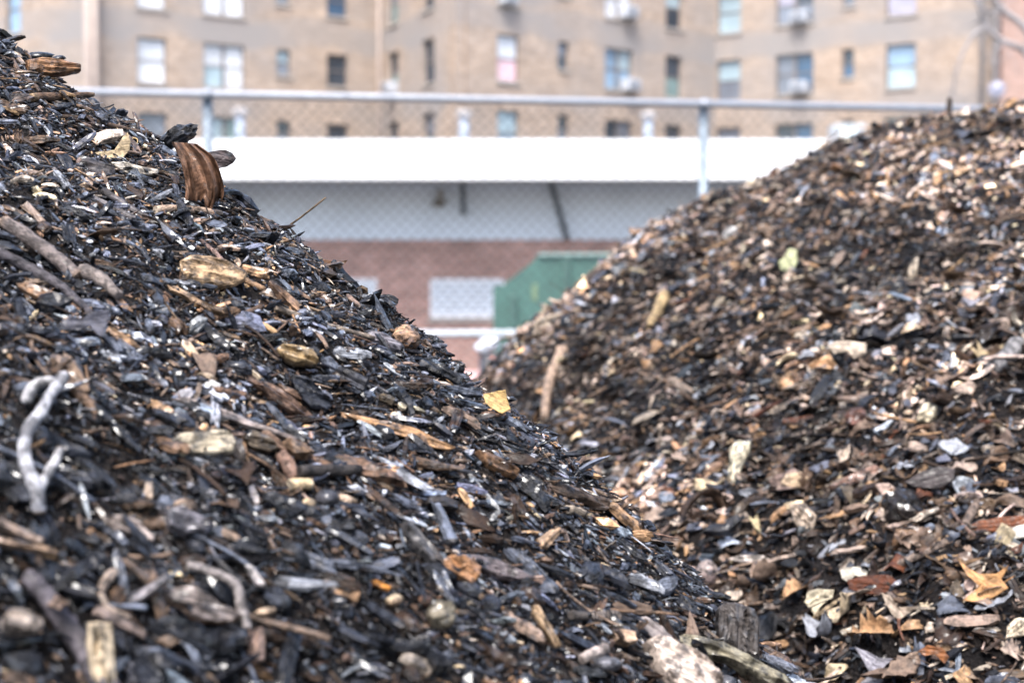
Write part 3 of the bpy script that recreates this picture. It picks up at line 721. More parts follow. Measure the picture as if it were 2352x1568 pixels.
piece('long_lath', 'long weathered lath split along its length', 'splinter', 'L', [(400, 915), (450, 918), (520, 945), (600, 975), (690, 1012), (680, 1018), (600, 990), (520, 965), (440, 938)], .005, (.30, .25, .23), lift=1.6, face=.5, ax=((400, 915), (690, 1012)), short='the long weathered lath')
piece('bark_plank', 'long brown bark plank slanting to the ribbed sheath', 'bark piece', 'L', [(520, 832), (560, 850), (620, 885), (680, 930), (745, 978), (770, 1000), (735, 990), (660, 945), (600, 905), (540, 862)], .009, (.13, .08, .06), lift=1.4, face=.45, ax=((520, 832), (770, 1000)), top=(.17, .105, .075), short='the long bark plank')
piece('charred_plank', 'wide black charred plank with silver grain', 'wood piece', 'L', [(670, 862), (700, 866), (740, 900), (765, 930), (750, 944), (715, 935), (680, 905), (668, 880)], .008, PAL['soot'], lift=1.3, face=.45, short='the silver grained charred plank')
piece('pale_wedge', 'pale ragged wedge of soft wood on the bark plank', 'wood piece', 'L', [(568, 852), (582, 850), (600, 868), (592, 880), (574, 872)], .006, (.5, .40, .28), lift=2.2)
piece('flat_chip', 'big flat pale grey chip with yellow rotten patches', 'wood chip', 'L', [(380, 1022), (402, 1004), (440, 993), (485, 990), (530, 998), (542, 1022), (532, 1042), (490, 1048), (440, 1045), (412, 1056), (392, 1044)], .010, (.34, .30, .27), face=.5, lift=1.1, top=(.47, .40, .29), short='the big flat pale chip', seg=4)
piece('dark_stub', 'dark square stub standing at the end of the flat pale chip', 'wood stub', 'L', band((544, 1008), (552, 1068), 26, 28), .010, (.06, .05, .045), lift=1.2, face=.8)
piece('mottled_chip', 'mottled brown triangular chip downhill of the flat pale chip', 'bark piece', 'L', [(556, 1010), (578, 988), (615, 1000), (640, 1030), (618, 1040), (580, 1032)], .008, (.13, .10, .07), lift=1.2, face=.6, short='the mottled triangular chip')
piece('folded_leaf', 'narrow brown leaf folded along its rib pointing downhill', 'leaf', 'L', [(590, 1000), (612, 985), (640, 1010), (672, 1040), (640, 1030), (610, 1020)], .002, (.22, .14, .10), lift=5, mat=M_LEAF, camber=.6, face=.6)
piece('split_bark', 'broad brown split bark with ragged tan end', 'bark piece', 'L', [(706, 1050), (770, 1050), (830, 1058), (880, 1078), (920, 1100), (930, 1118), (900, 1110), (840, 1098), (780, 1088), (730, 1078)], .010, (.17, .10, .065), face=.5, lift=1.4, short='the broad split bark', ax=((706, 1055), (930, 1112)), rough=.06)
twig('black_stick', 'smooth black stick lying across the broad split bark', 'stick', 'L', [(688, 1082), (730, 1080), (780, 1080), (828, 1078)], (.0055, .005), (.05, .043, .04), lift=3.0, n=10)
twig('rusty_stick', 'pinkish brown round stick pointing downhill to the cream peg', 'stick', 'L', [(646, 1042), (664, 1072), (682, 1100)], (.0062, .0058), (.26, .16, .12), lift=1.8, n=10, short='the pinkish round stick')
twig('wood_peg', 'cream coloured smooth wooden peg', 'peg', 'L', [(665, 1113), (690, 1111), (716, 1112)], (.0056, .0052), (.68, .52, .32), lift=2.0, n=12, jit=.01, short='the cream wooden peg', ends=(.7, .6, .45))
piece('wood_cube', 'small rounded cream chunk below the wooden peg', 'wood chunk', 'L', egg(708, 1159, 17, 11, 0, 10, .05), .008, (.66, .48, .28), lift=1.6, short='the small cream chunk', smooth=True)
lump('black_pebble', 'smooth charcoal grey pebble beside the small cream chunk', 'pebble', 'L', 752, 1146, 30, 26, .013, (.055, .055, .065), short='the charcoal grey pebble', rough=.01)
lump('round_nut', 'round tan nut shell half sunk in grey chips', 'nut', 'L', 423, 1168, 32, 24, .014, (.38, .27, .19), short='the round tan nut', rough=.008)
piece('ridged_chip', 'dull grey chunk leaning under the round nut', 'wood chunk', 'L', [(376, 1175), (410, 1172), (450, 1190), (490, 1208), (475, 1224), (430, 1226), (388, 1212)], .014, (.22, .21, .24), lift=.9, face=.4)
piece('pale_peel', 'thin white pointed peel hanging below the pinkish stick', 'wood flake', 'L', [(570, 1118), (582, 1112), (594, 1140), (598, 1182), (586, 1165), (574, 1140)], .003, (.62, .54, .5), lift=3, face=.7, short='the white pointed peel')
piece('pale_tab', 'small upright beige tab of wood', 'wood chip', 'L', band((342, 1106), (340, 1150), 22, 20), .005, (.46, .36, .28), lift=2.2, face=.8)
# --- lower belt, close to the camera
piece('upright_block', 'upright pale tan sawn block at the bottom edge', 'wood block', 'L', [(200, 1432), (228, 1427), (258, 1430), (262, 1490), (267, 1568), (240, 1590), (210, 1560), (198, 1490)], .014, (.56, .45, .31), face=.8, lift=1.6, rough=.015, short='the upright pale block', seg=4, ax=((228, 1430), (235, 1580)), dome=.1)
twig('thick_branch', 'thick dark violet branch slanting to the bottom edge', 'branch', 'L', [(58, 1318), (82, 1340), (113, 1378), (150, 1430), (190, 1490), (240, 1568), (262, 1605)], (.0058, .0085), (.13, .115, .13), lift=2.0, n=12, short='the thick slanting branch')
twig('bent_twig', 'sharply bent grey twig like an elbow', 'twig', 'L', [(431, 1297), (480, 1310), (526, 1331), (545, 1350), (556, 1400), (569, 1447)], (.0034, .0042), (.27, .24, .23), lift=2.4, raise_=[0, .006, .014, .012, .008, .002], short='the elbow shaped twig', n=10)
piece('bark_plate', 'large ragged brown grey bark plate with layered edge', 'bark piece', 'L', [(362, 1356), (400, 1350), (440, 1352), (480, 1372), (520, 1400), (555, 1418), (530, 1430), (470, 1430), (430, 1420), (440, 1402), (395, 1385)], .010, (.20, .165, .15), face=.45, lift=1.2, edge=(.16, .09, .05), short='the large ragged bark plate', seg=4, rough=.06)
piece('fallen_chunk', 'pale lichened chunk with an orange tan cut end', 'wood chunk', 'L', [(0, 1425), (18, 1404), (50, 1402), (96, 1430), (98, 1442), (75, 1462), (20, 1460), (2, 1448)], .020, (.40, .35, .33), face=.6, lift=.8, top=(.46, .38, .32), short='the pale chunk with orange end')
piece('tan_splinter', 'stout tan splinter running level at the frame edge', 'splinter', 'L', band((-10, 1202), (100, 1245), 22, 20), .008, (.30, .22, .17), lift=1.5, short='the stout tan splinter')
piece('tan_splinter', 'light topped splinter below the stout tan one', 'splinter', 'L', band((-10, 1240), (135, 1270), 18, 12), .008, (.32, .22, .15), lift=1.8)
piece('tan_lath', 'broad brown lath between bark plate and thick branch', 'splinter', 'L', band((215, 1400), (335, 1462), 24, 16), .008, (.30, .23, .20), lift=1.7)
piece('white_splinter', 'frayed white splinter downhill of the elbow twig', 'splinter', 'L', [(562, 1296), (578, 1300), (604, 1338), (610, 1348), (590, 1344), (572, 1322)], .005, (.66, .60, .58), lift=2.6, rough=.08, short='the frayed white splinter')
piece('pale_seed', 'slim tan seed pod below the frayed splinter', 'seed pod', 'L', egg(610, 1404, 24, 9, -.15), .006, (.52, .38, .26), lift=2.4, smooth=True)
piece('rough_brick', 'soft pinkish brown fibrous chunk near the elbow twig', 'wood chunk', 'L', [(570, 1450), (600, 1440), (610, 1470), (606, 1520), (582, 1528), (568, 1500)], .012, (.28, .19, .15), lift=1.1, face=.6)
twig('curved_peel', 'pale hooked peel over the thick slanting branch', 'bark peel', 'L', [(262, 1312), (240, 1340), (232, 1366), (252, 1400), (300, 1418)], (.004, .0024), (.48, .37, .29), lift=3, mat=M_WOOD, short='the pale hooked peel')
piece('bark_chip', 'light grey chip leaning beside the pale hooked peel', 'wood chip', 'L', band((290, 1385), (386, 1330), 26, 20), .010, (.24, .22, .23), lift=1.5)
piece('slab_chip', 'pinkish grey slab lying downhill from the small beige tab', 'wood chip', 'L', [(240, 1190), (280, 1184), (320, 1206), (356, 1236), (350, 1250), (310, 1235), (262, 1222)], .008, (.34, .28, .25), lift=1.5, face=.5)
piece('black_plate', 'wide black curved chip with pale rim', 'wood chip', 'L', [(520, 1252), (560, 1242), (610, 1262), (622, 1276), (600, 1288), (560, 1284), (530, 1268)], .010, PAL['char'], lift=1.6, edge=(.22, .2, .2), face=.3, short='the black chip with pale rim')
# --- lower middle
piece('chestnut_chip', 'glossy chestnut brown squared chip with a light corner', 'wood chip', 'L', [(1006, 1300), (1024, 1282), (1060, 1280), (1104, 1306), (1098, 1330), (1080, 1348), (1040, 1330), (1010, 1316)], .013, (.20, .10, .05), face=.45, lift=1.0, top=(.33, .17, .08), short='the glossy chestnut chip', seg=4, ax=((1020, 1285), (1090, 1345)))
piece('gray_driftwood', 'dark tapering driftwood stub leaning on the chestnut chip', 'wood piece', 'L', [(924, 1200), (940, 1196), (962, 1222), (1000, 1270), (1012, 1300), (996, 1308), (962, 1282), (930, 1240)], .014, (.085, .08, .08), face=.45, lift=1.0, short='the leaning driftwood stub', ax=((930, 1200), (1005, 1305)))
piece('boat_bark', 'long boat shaped bark strip above the chestnut chip', 'bark piece', 'L', [(1051, 1276), (1090, 1272), (1140, 1288), (1190, 1314), (1230, 1336), (1190, 1338), (1140, 1330), (1090, 1305)], .008, (.15, .125, .13), face=.4, lift=1.6, short='the boat shaped bark strip', ax=((1051, 1276), (1230, 1336)), edge=(.26, .2, .2))
piece('split_peg', 'stout tan split peg standing in dark mulch', 'stick', 'L', [(1221, 1392), (1236, 1390), (1252, 1420), (1290, 1484), (1274, 1488), (1240, 1444), (1222, 1410)], .010, (.44, .30, .18), face=.7, lift=1.6, short='the stout split peg', ax=((1230, 1390), (1282, 1488)))
nl = twig('ringed_twig', 'dark stem with fine raised rings along one end', 'stem', 'L', [(1310, 1412), (1350, 1414), (1390, 1414), (1432, 1410)], (.0040, .0044), (.10, .085, .075), lift=2.5, n=10, short='the ringed dark stem')
for k in range(9):
    q = 1362+k*7.5
    child_of(twig('ring', 'x', 'x', 'L', [(q, 1413.5), (q+2.6, 1413.5)], (.0052, .0052), (.26, .22, .2), lift=1.93, n=10, sub=2), nl)
twig('crooked_twig', 'crooked pale green grey twig forking near the crest', 'twig', 'L', [(1078, 1088), (1100, 1118), (1119, 1140), (1134, 1158), (1143, 1174), (1136, 1186), (1128, 1200)], (.0026, .0032), (.40, .40, .40), lift=2.2, short='the crooked pale twig', n=9)
twig('crooked_twig', 'short mottled twig meeting the foot of the crooked one', 'twig', 'L', [(1118, 1204), (1150, 1196), (1176, 1188), (1200, 1174)], (.0022, .0028), (.32, .30, .26), lift=2.4, n=8)
lump('acorn', 'small olive brown acorn near the crest', 'acorn', 'L', 1354, 1186, 12, 8.5, .0042, (.20, .15, .09), rot=-.4, rough=.005, short='the small acorn')
lump('hickory_nut', 'pair half of cracked brown nut with cream inside', 'nut', 'L', 905, 1378, 22, 15, .009, (.26, .18, .12), rot=-.2, rough=.03, short='the cracked nut half', top=(.5, .4, .27))
lump('hickory_nut', 'chestnut coloured whole nut beside the cracked half', 'nut', 'L', 978, 1380, 19, 15, .009, (.20, .11, .07), rot=.3, rough=.02)
piece('orange_peel', 'small bright orange fungus scrap in black crumbs', 'fungus', 'L', [(852, 1334), (862, 1332), (880, 1344), (898, 1350), (892, 1358), (872, 1352), (858, 1344)], .004, (.50, .20, .03), lift=2.5, short='the bright orange scrap')
piece('hollow_knot', 'hollow mottled olive knot with black centre', 'wood knot', 'L', egg(1012, 1412, 34, 32, .2, 12, .06), .014, (.17, .14, .10), lift=.9, face=.6, short='the mottled olive knot', top=(.2, .17, .12))
piece('rot_chip', 'short tan bark stub tilting beside the mottled knot', 'wood chip', 'L', [(1230, 1240), (1262, 1218), (1284, 1214), (1282, 1232), (1256, 1262), (1240, 1262)], .008, (.36, .24, .15), lift=1.5, face=.5, short='the tan tilted stub')
twig('pale_snag', 'snapped pale stub with white broken face', 'stick', 'L', [(1296, 1170), (1320, 1172), (1342, 1180)], (.0048, .0042), (.38, .31, .24), lift=1.6, n=9)
piece('brown_plank', 'long dark brown plank ending at the crest', 'wood piece', 'L', [(1230, 1106), (1290, 1116), (1360, 1138), (1400, 1154), (1396, 1168), (1340, 1154), (1270, 1134)], .008, (.11, .075, .055), lift=1.2, face=.35, short='the dark brown plank at the crest', ax=((1230, 1106), (1400, 1160)))
piece('tan_plank', 'orange brown plank fading into black charring', 'wood piece', 'L', [(1090, 1040), (1106, 1038), (1150, 1064), (1192, 1082), (1190, 1092), (1160, 1090), (1120, 1068)], .008, (.27, .15, .08), lift=1.2, face=.35, short='the orange brown plank')
twig('crest_twig', 'dark snapped twig jutting out over the brown mound', 'twig', 'L', [(1408, 1174), (1430, 1170), (1448, 1166), (1466, 1168)], (.0032, .0022), (.08, .06, .05), Y=[1.26, 1.26, 1.26, 1.25], lift=0, short='the snapped twig at the crest')
twig('crest_root', 'thin pink brown root arching out from the crest', 'root', 'L', [(1450, 1222), (1480, 1220), (1520, 1228), (1562, 1236)], (.0016, .0008), (.40, .24, .18), Y=[1.25, 1.25, 1.25, 1.25], lift=0, n=6)
piece('leaf_point', 'pointed taupe leaf tip standing beside the blackened block', 'leaf', 'L', [(1584, 1400), (1590, 1412), (1604, 1446), (1612, 1468), (1590, 1474), (1574, 1462), (1578, 1430)], .0016, (.24, .17, .13), face=.85, lift=9, mat=M_LEAF, short='the pointed taupe leaf')
piece('cupped_leaf', 'cupped grey brown leaf with a dark hollow side', 'leaf', 'L', [(1466, 1418), (1484, 1414), (1506, 1428), (1530, 1440), (1548, 1466), (1536, 1480), (1510, 1482), (1494, 1460), (1476, 1440)], .002, (.30, .26, .25), face=.6, lift=8, mat=M_LEAF, camber=-.45, smooth=True, short='the cupped grey leaf')
piece('arched_leaf', 'arched brown leaf over a black hollow', 'leaf', 'L', [(1398, 1392), (1424, 1376), (1460, 1378), (1496, 1392), (1500, 1410), (1470, 1412), (1430, 1404)], .002, (.16, .11, .08), face=.4, lift=9, mat=M_LEAF, camber=-.5, short='the arched brown leaf')
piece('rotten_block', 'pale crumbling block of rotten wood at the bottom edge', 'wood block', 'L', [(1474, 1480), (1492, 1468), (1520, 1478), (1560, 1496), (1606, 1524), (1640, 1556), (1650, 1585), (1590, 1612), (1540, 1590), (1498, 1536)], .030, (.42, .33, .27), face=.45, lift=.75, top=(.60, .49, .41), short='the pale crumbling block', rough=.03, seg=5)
piece('weathered_stick', 'long weathered olive stick running to the bottom edge', 'stick', 'L', [(1530, 1462), (1570, 1458), (1620, 1470), (1680, 1492), (1740, 1522), (1810, 1562), (1830, 1590), (1770, 1575), (1690, 1530), (1620, 1504), (1560, 1488)], .013, (.27, .24, .17), face=.5, lift=1.7, ax=((1530, 1462), (1830, 1585)), short='the long weathered stick', seg=4)
lump('dark_walnut', 'round dark grey walnut at the bottom edge', 'nut', 'L', 1670, 1574, 28, 26, .011, (.11, .11, .125), short='the round dark walnut', rough=.008, lift=1.0)
twig('wiry_root', 'wiry dark root jutting beyond the long weathered stick', 'root', 'L', [(1820, 1558), (1860, 1560), (1900, 1558), (1944, 1546)], (.0028, .001), (.07, .05, .04), Y=[1.2, 1.2, 1.19, 1.18], lift=0, n=7)
lump('clam_nut', 'flattened grey shell like nut with pale seam', 'nut', 'L', 1392, 1524, 40, 18, .012, (.17, .17, .19), short='the flat grey seamed nut', rough=.01, lift=.8)
twig('pale_rod', 'short pinkish white rod above the flat seamed nut', 'stick', 'L', [(1336, 1514), (1366, 1498), (1394, 1488)], (.005, .005), (.50, .42, .38), lift=2.2, n=10)
piece('fuzzy_chip', 'fuzzy orange tan broken wood end beside the cupped leaf', 'wood chunk', 'L', [(1404, 1450), (1424, 1442), (1458, 1452), (1462, 1474), (1440, 1482), (1410, 1474)], .012, (.46, .32, .22), lift=1.2, face=.6)
piece('light_chip', 'small glossy white chip on the upper slope', 'wood chip', 'L', [(914, 928), (924, 926), (937, 934), (930, 942), (916, 938)], .004, (.70, .60, .42), lift=2.8)
piece('light_chip', 'slim cream seed wing beside the golden leaf slope', 'seed', 'L', [(948, 932), (960, 934), (979, 946), (972, 948), (954, 942)], .003, (.66, .58, .40), lift=3.2)
piece('black_log', 'rounded black log stub with end grain', 'wood piece', 'L', band((980, 1152), (1052, 1162), 22, 26), .012, (.04, .035, .035), lift=1.4, short='the rounded black log stub')

# --- right mound
piece('flat_board', 'flat pale board scrap standing beside a black hollow', 'board scrap', 'R', [(1226, 745), (1240, 728), (1290, 716), (1294, 726), (1276, 760), (1240, 782), (1224, 772)], .012, (.50, .40, .30), face=.8, lift=1.5, short='the pale board scrap', rough=.02)
lump('hollow_shade_lump', 'black lump standing in for hollow shade beside the pale board scrap', 'clod', 'R', 1302, 745, 17, 22, .02, PAL['char'], rough=.08, sub=2)  # added dark lump: its black colour paints the shade of a hole
twig('upright_stick', 'tall pale brown stick standing up from the brown mound', 'stick', 'R', [(1292, 800), (1284, 824), (1266, 860), (1256, 905), (1250, 960)], (.014, .008), (.42, .30, .22), lift=1.8, short='the tall pale brown stick', n=9)
ok_ = piece('oak_leaf', 'large orange tan oak leaf with pointed lobes', 'leaf', 'R', [(2202, 1284), (2220, 1302), (2250, 1318), (2290, 1318), (2318, 1300), (2300, 1330), (2316, 1350), (2280, 1372), (2258, 1386), (2212, 1382), (2240, 1358), (2250, 1346), (2222, 1322)], .002, (.50, .25, .09), face=.75, lift=14, mat=M_LEAF, camber=.35, rough=.03, short='the large orange oak leaf', top=(.55, .30, .13))
child_of(twig('leaf_stem', 'x', 'x', 'R', [(2256, 1350), (2290, 1345), (2330, 1322)], (.0018, .001), (.34, .17, .07), lift=14, n=5), ok_)
piece('dark_leaf', 'broad dark grey leaf roofing a black hollow', 'leaf', 'R', [(2076, 1108), (2120, 1080), (2160, 1068), (2196, 1078), (2188, 1106), (2150, 1122), (2104, 1118)], .003, (.055, .045, .045), face=.6, lift=12, mat=M_LEAF, camber=-.3, short='the broad dark leaf')
lump('leaf_shade_lump', 'black brown lump standing in for cave shade under the broad dark leaf', 'clod', 'R', 2070, 1172, 50, 52, .035, (.012, .008, .007), rough=.06, sub=3, short='the black shade lump', smooth=False)  # shadow of the cave under the leaf, put in as a near-black lump
piece('white_lath', 'bright pale lath slanting beneath the black shade lump', 'splinter', 'R', band((2042, 1224), (2156, 1166), 14, 12), .008, (.66, .56, .46), lift=2.5, short='the bright pale lath', face=.7)
twig('long_limb', 'long straight brown branch slanting up the leafy slope', 'branch', 'R', [(2010, 1320), (2080, 1288), (2150, 1256), (2204, 1222), (2244, 1152)], (.0045, .006), (.20, .15, .12), lift=1.6, short='the long straight branch', n=9)
piece('white_leaf', 'bright cream leaf curling over a dark red one', 'leaf', 'R', [(1930, 1310), (1942, 1302), (1972, 1300), (1996, 1310), (1990, 1326), (1964, 1322), (1948, 1336), (1934, 1328)], .002, (.80, .74, .62), face=.6, lift=16, mat=M_LEAF, camber=-.4, short='the bright cream leaf')
piece('red_leaf', 'dark red brown leaf below the bright cream leaf', 'leaf', 'R', [(1946, 1330), (1990, 1320), (2040, 1318), (2086, 1348), (2060, 1356), (2020, 1366), (1976, 1362), (1950, 1350)], .002, (.10, .03, .012), face=.6, lift=9, mat=M_LEAF, camber=-.3, short='the dark red leaf')
piece('maple_leaf', 'pale three pointed leaf facing the camera', 'leaf', 'R', [(1848, 1382), (1856, 1358), (1880, 1352), (1916, 1354), (1912, 1372), (1890, 1386), (1872, 1412), (1860, 1396)], .002, (.66, .58, .42), face=.8, lift=12, mat=M_LEAF, camber=.25, short='the pale three pointed leaf')
twig('straw', 'short pale straw beside the three pointed leaf', 'stem', 'R', [(1868, 1420), (1908, 1392), (1944, 1368)], (.0036, .003), (.5, .38, .24), lift=3)
lump('stone_egg', 'smooth pinkish grey egg shaped stone behind the dark crest', 'stone', 'R', 1624, 1318, 27, 34, .022, (.24, .18, .17), rough=.006, lift=.9, short='the egg shaped stone', top=(.42, .34, .31))
piece('white_splint', 'white curved wood splint beside the egg shaped stone', 'splinter', 'R', [(1670, 1284), (1700, 1274), (1760, 1276), (1780, 1270), (1786, 1282), (1750, 1292), (1700, 1292)], .006, (.68, .60, .54), lift=3, short='the white curved splint')
sl = piece('stemmed_leaf', 'taupe leaf hanging on a thin red stem', 'leaf', 'R', [(2024, 1360), (2044, 1368), (2058, 1392), (2080, 1398), (2112, 1392), (2084, 1410), (2066, 1424), (2050, 1412), (2036, 1388)], .002, (.38, .30, .23), face=.75, lift=12, mat=M_LEAF, camber=.3, short='the taupe leaf on a red stem')
child_of(twig('leaf_stem', 'x', 'x', 'R', [(2064, 1420), (2066, 1444), (2076, 1470)], (.0022, .0012), (.30, .13, .08), lift=8, n=5), sl)
piece('orange_leaf', 'burnt orange leaf arching low on the slope', 'leaf', 'R', [(2108, 1494), (2130, 1480), (2164, 1486), (2180, 1508), (2170, 1524), (2150, 1500), (2122, 1506)], .002, (.24, .09, .03), face=.7, lift=12, mat=M_LEAF, camber=-.3, short='the burnt orange leaf')
piece('bluegray_leaf', 'blue grey broad leaf with a pale rim', 'leaf', 'R', [(1962, 1484), (1990, 1494), (2020, 1510), (2054, 1512), (2030, 1534), (2000, 1548), (1984, 1520)], .002, (.28, .27, .31), face=.7, lift=10, mat=M_LEAF, camber=.2, short='the blue grey leaf')
piece('rust_leaf', 'dark rust leaf at the frame edge with white scraps', 'leaf', 'R', [(2216, 1214), (2250, 1196), (2300, 1186), (2352, 1184), (2372, 1200), (2330, 1216), (2280, 1222), (2240, 1228)], .003, (.16, .045, .012), face=.65, lift=10, mat=M_LEAF, camber=-.2, short='the dark rust leaf')
piece('white_leaf', 'white pointed leaf beneath the dark rust leaf', 'leaf', 'R', [(2288, 1224), (2320, 1212), (2366, 1198), (2372, 1228), (2340, 1236), (2310, 1238)], .002, (.85, .80, .70), face=.7, lift=16, mat=M_LEAF)
piece('cream_chip', 'square cream chip at the lower frame edge', 'wood chip', 'R', [(2312, 1440), (2330, 1420), (2366, 1416), (2370, 1456), (2334, 1462), (2310, 1466)], .008, (.72, .60, .44), face=.7, lift=3, short='the square cream edge chip')
piece('green_leaf', 'yellow green torn leaf high on the brown slope', 'leaf', 'R', [(1788, 602), (1800, 592), (1812, 570), (1830, 574), (1832, 600), (1822, 622), (1804, 624), (1792, 618)], .003, (.60, .62, .36), face=.8, lift=9, mat=M_LEAF, rough=.06, short='the yellow green leaf')
piece('star_leaf', 'tan star pointed leaf beside a grey root', 'leaf', 'R', [(2226, 796), (2246, 806), (2244, 782), (2258, 802), (2276, 812), (2308, 788), (2300, 812), (2274, 836), (2246, 848), (2250, 824)], .003, (.60, .46, .27), face=.8, lift=9, mat=M_LEAF, short='the tan star pointed leaf')
twig('gray_root', 'thick grey root beside the star pointed leaf', 'root', 'R', [(2280, 842), (2310, 822), (2340, 786)], (.012, .014), (.26, .25, .25), lift=1.5, n=9)
piece('cream_block', 'square cream coloured block in the middle slope', 'wood block', 'R', [(2106, 968), (2116, 936), (2134, 926), (2154, 936), (2150, 960), (2132, 974)], .018, (.72, .62, .44), face=.6, lift=1.2, short='the square cream block')
piece('white_chip', 'oval white chip near the upper rim', 'wood chip', 'R', egg(1678, 537, 19, 15, -.7), .012, (.68, .66, .64), face=.8, lift=2, short='the oval white chip', smooth=True)
piece('pale_curl', 'pale crumpled curl of leaf in the middle slope', 'leaf', 'R', [(1900, 796), (1918, 784), (1950, 782), (1990, 788), (1988, 812), (1962, 824), (1946, 806), (1916, 812)], .004, (.66, .54, .42), face=.75, lift=9, mat=M_LEAF, camber=-.3, short='the pale crumpled curl')
piece('red_chunk', 'reddish brown broken chunk below the middle slope', 'wood chunk', 'R', [(1940, 960), (1956, 940), (1986, 938), (1992, 962), (1970, 984), (1948, 980)], .02, (.18, .09, .07), face=.6, lift=.9, short='the reddish broken chunk')
piece('rotten_post', 'upright cream rotten sliver with a dark side', 'wood piece', 'R', [(1676, 1030), (1694, 1012), (1726, 1014), (1722, 1040), (1702, 1080), (1690, 1148), (1668, 1140), (1672, 1080)], .016, (.60, .54, .40), face=.75, lift=1.6, short='the upright cream sliver')
twig('bent_root', 'pale arched root below the upper rim', 'root', 'R', [(1526, 676), (1512, 712), (1490, 752)], (.014, .008), (.44, .32, .17), lift=1.5, short='the pale arched root')
twig('upright_twig', 'dark thin stem standing on the brown crest before the fence rail', 'stem', 'R', [(2176, 272), (2180, 250), (2181, 224)], (.009, .006), (.08, .06, .05), Y=[3.5, 3.5, 3.5], lift=0, n=7, short='the thin stem on the brown crest')
piece('broad_curl', 'rounded tan curl of bark high on the slope', 'bark piece', 'R', [(2080, 640), (2094, 600), (2110, 590), (2106, 630), (2096, 660), (2082, 662)], .008, (.6, .5, .38), lift=3, face=.8)
piece('bark_sheet', 'broad brown bark sheet in the lower slope', 'bark piece', 'R', [(1900, 1120), (1960, 1086), (2010, 1066), (2030, 1078), (1990, 1104), (1940, 1130)], .006, (.26, .15, .11), lift=2.5, face=.6)
piece('tan_leaf', 'flat tan leaf scrap above a dark red strip', 'leaf', 'R', [(1792, 1110), (1806, 1088), (1838, 1082), (1856, 1096), (1842, 1116), (1812, 1118)], .003, (.50, .37, .24), face=.75, lift=9, mat=M_LEAF, short='the flat tan leaf scrap')
piece('lichen_chunk', 'crumbly beige chunk in the lower slope', 'wood chunk', 'R', [(1816, 1160), (1850, 1156), (1880, 1190), (1872, 1230), (1846, 1236), (1826, 1200)], .02, (.44, .35, .27), face=.6, lift=.9, rough=.07, short='the crumbly beige chunk')

# --- further single pieces, each placed by itself; labels say what they lie next to
HL = [h for h in HERO if h[3] == 'L']; HR = [h for h in HERO if h[3] == 'R']
USED = {}
def cname(c):
    best = min(PAL, key=lambda k: sum((math.log(c[i])-math.log(PAL[k][i]))**2 for i in range(3)))
    return {'char': 'black', 'soot': 'sooty black', 'darkbrown': 'dark brown', 'slate': 'slate grey', 'brown': 'brown', 'mid': 'dull brown', 'grey': 'grey', 'tan': 'tan', 'pale': 'pale beige', 'cream': 'cream', 'rust': 'rusty', 'amber': 'amber', 'blush': 'pinkish tan', 'white': 'white'}[best]
def autolabel(u, v, side, what, col, ln):
    cand = sorted(HL if side == 'L' else HR, key=lambda h: (h[0]-u)**2+(h[1]-v)**2)[:7]
    size = 'long' if ln > 1.25 else 'short' if ln < .8 else ''
    for h in cand:
        du, dv = u-h[0], v-h[1]
        along = (du*.8+dv*.6) if side == 'L' else (-du*.85+dv*.5)
        across = (du*.6-dv*.8) if side == 'L' else (-du*.5-dv*.85)
        rel = ('downhill of' if along > 0 else 'uphill of') if abs(along) > abs(across) else ('above' if across > 0 else 'below')
        for lab in (f"{cname(col)} {what} {rel} {h[2]}", f"{size} {cname(col)} {what} {rel} {h[2]}".strip(), f"{cname(col)} {what} {'close' if math.hypot(du, dv) < 70 else 'some way'} {rel} {h[2]}"):
            if lab not in USED:
                USED[lab] = 1; return lab
    return None
ra = np.random.default_rng(5)
def lone(name, what, cat, side, u, v, proto, size, col, tdir, mat, group, lift=.22, tilt=.28, ang=.45, face=.25):
    p, nn = surf(u, v, side)
    n0 = nn*(1-face)+tocam(p)*face; n0 = n0*.6+np.array([0, 0, .4]); n0 /= np.linalg.norm(n0)
    lab = autolabel(u, v, side, what, col, size/(.03 if side == 'L' else .05))
    if lab is None: return
    a = tdir-n0*np.dot(tdir, n0); a /= np.linalg.norm(a); b = np.cross(n0, a)
    def r2(A, B, t): return A*math.cos(t)+B*math.sin(t), -A*math.sin(t)+B*math.cos(t)
    a, b = r2(a, b, ra.normal(0, ang)); a, n1 = r2(a, n0, ra.normal(0, tilt)); b, n1 = r2(b, n1, ra.normal(0, tilt))
    pv, pf, sm = proto
    loc = pv*size
    W = p+n0*lift*size*.6+loc@np.stack([a, b, n1])
    o = mesh_obj(name, W, pf, mat, tint=shade_tint(col, len(W), .07), lc=loc+ra.uniform(0, 3, 3), smooth=bool(sm))
    tag(o, lab, cat, group)
def silv(u, sil): return np.interp(u, [p[0] for p in sil], [p[1] for p in sil])
placed = []
def free(u, v, d):
    for (a, b) in placed:
        if (a-u)**2+(b-v)**2 < d*d: return False
    return True
TLv, TRv = TL[0]/np.linalg.norm(TL[0]), TR[0]/np.linalg.norm(TR[0])
def jcol(k, j=.18): return tuple(np.array(PAL[k])*math.exp(ra.normal(0, j)))
cnt = 0; tries = 0
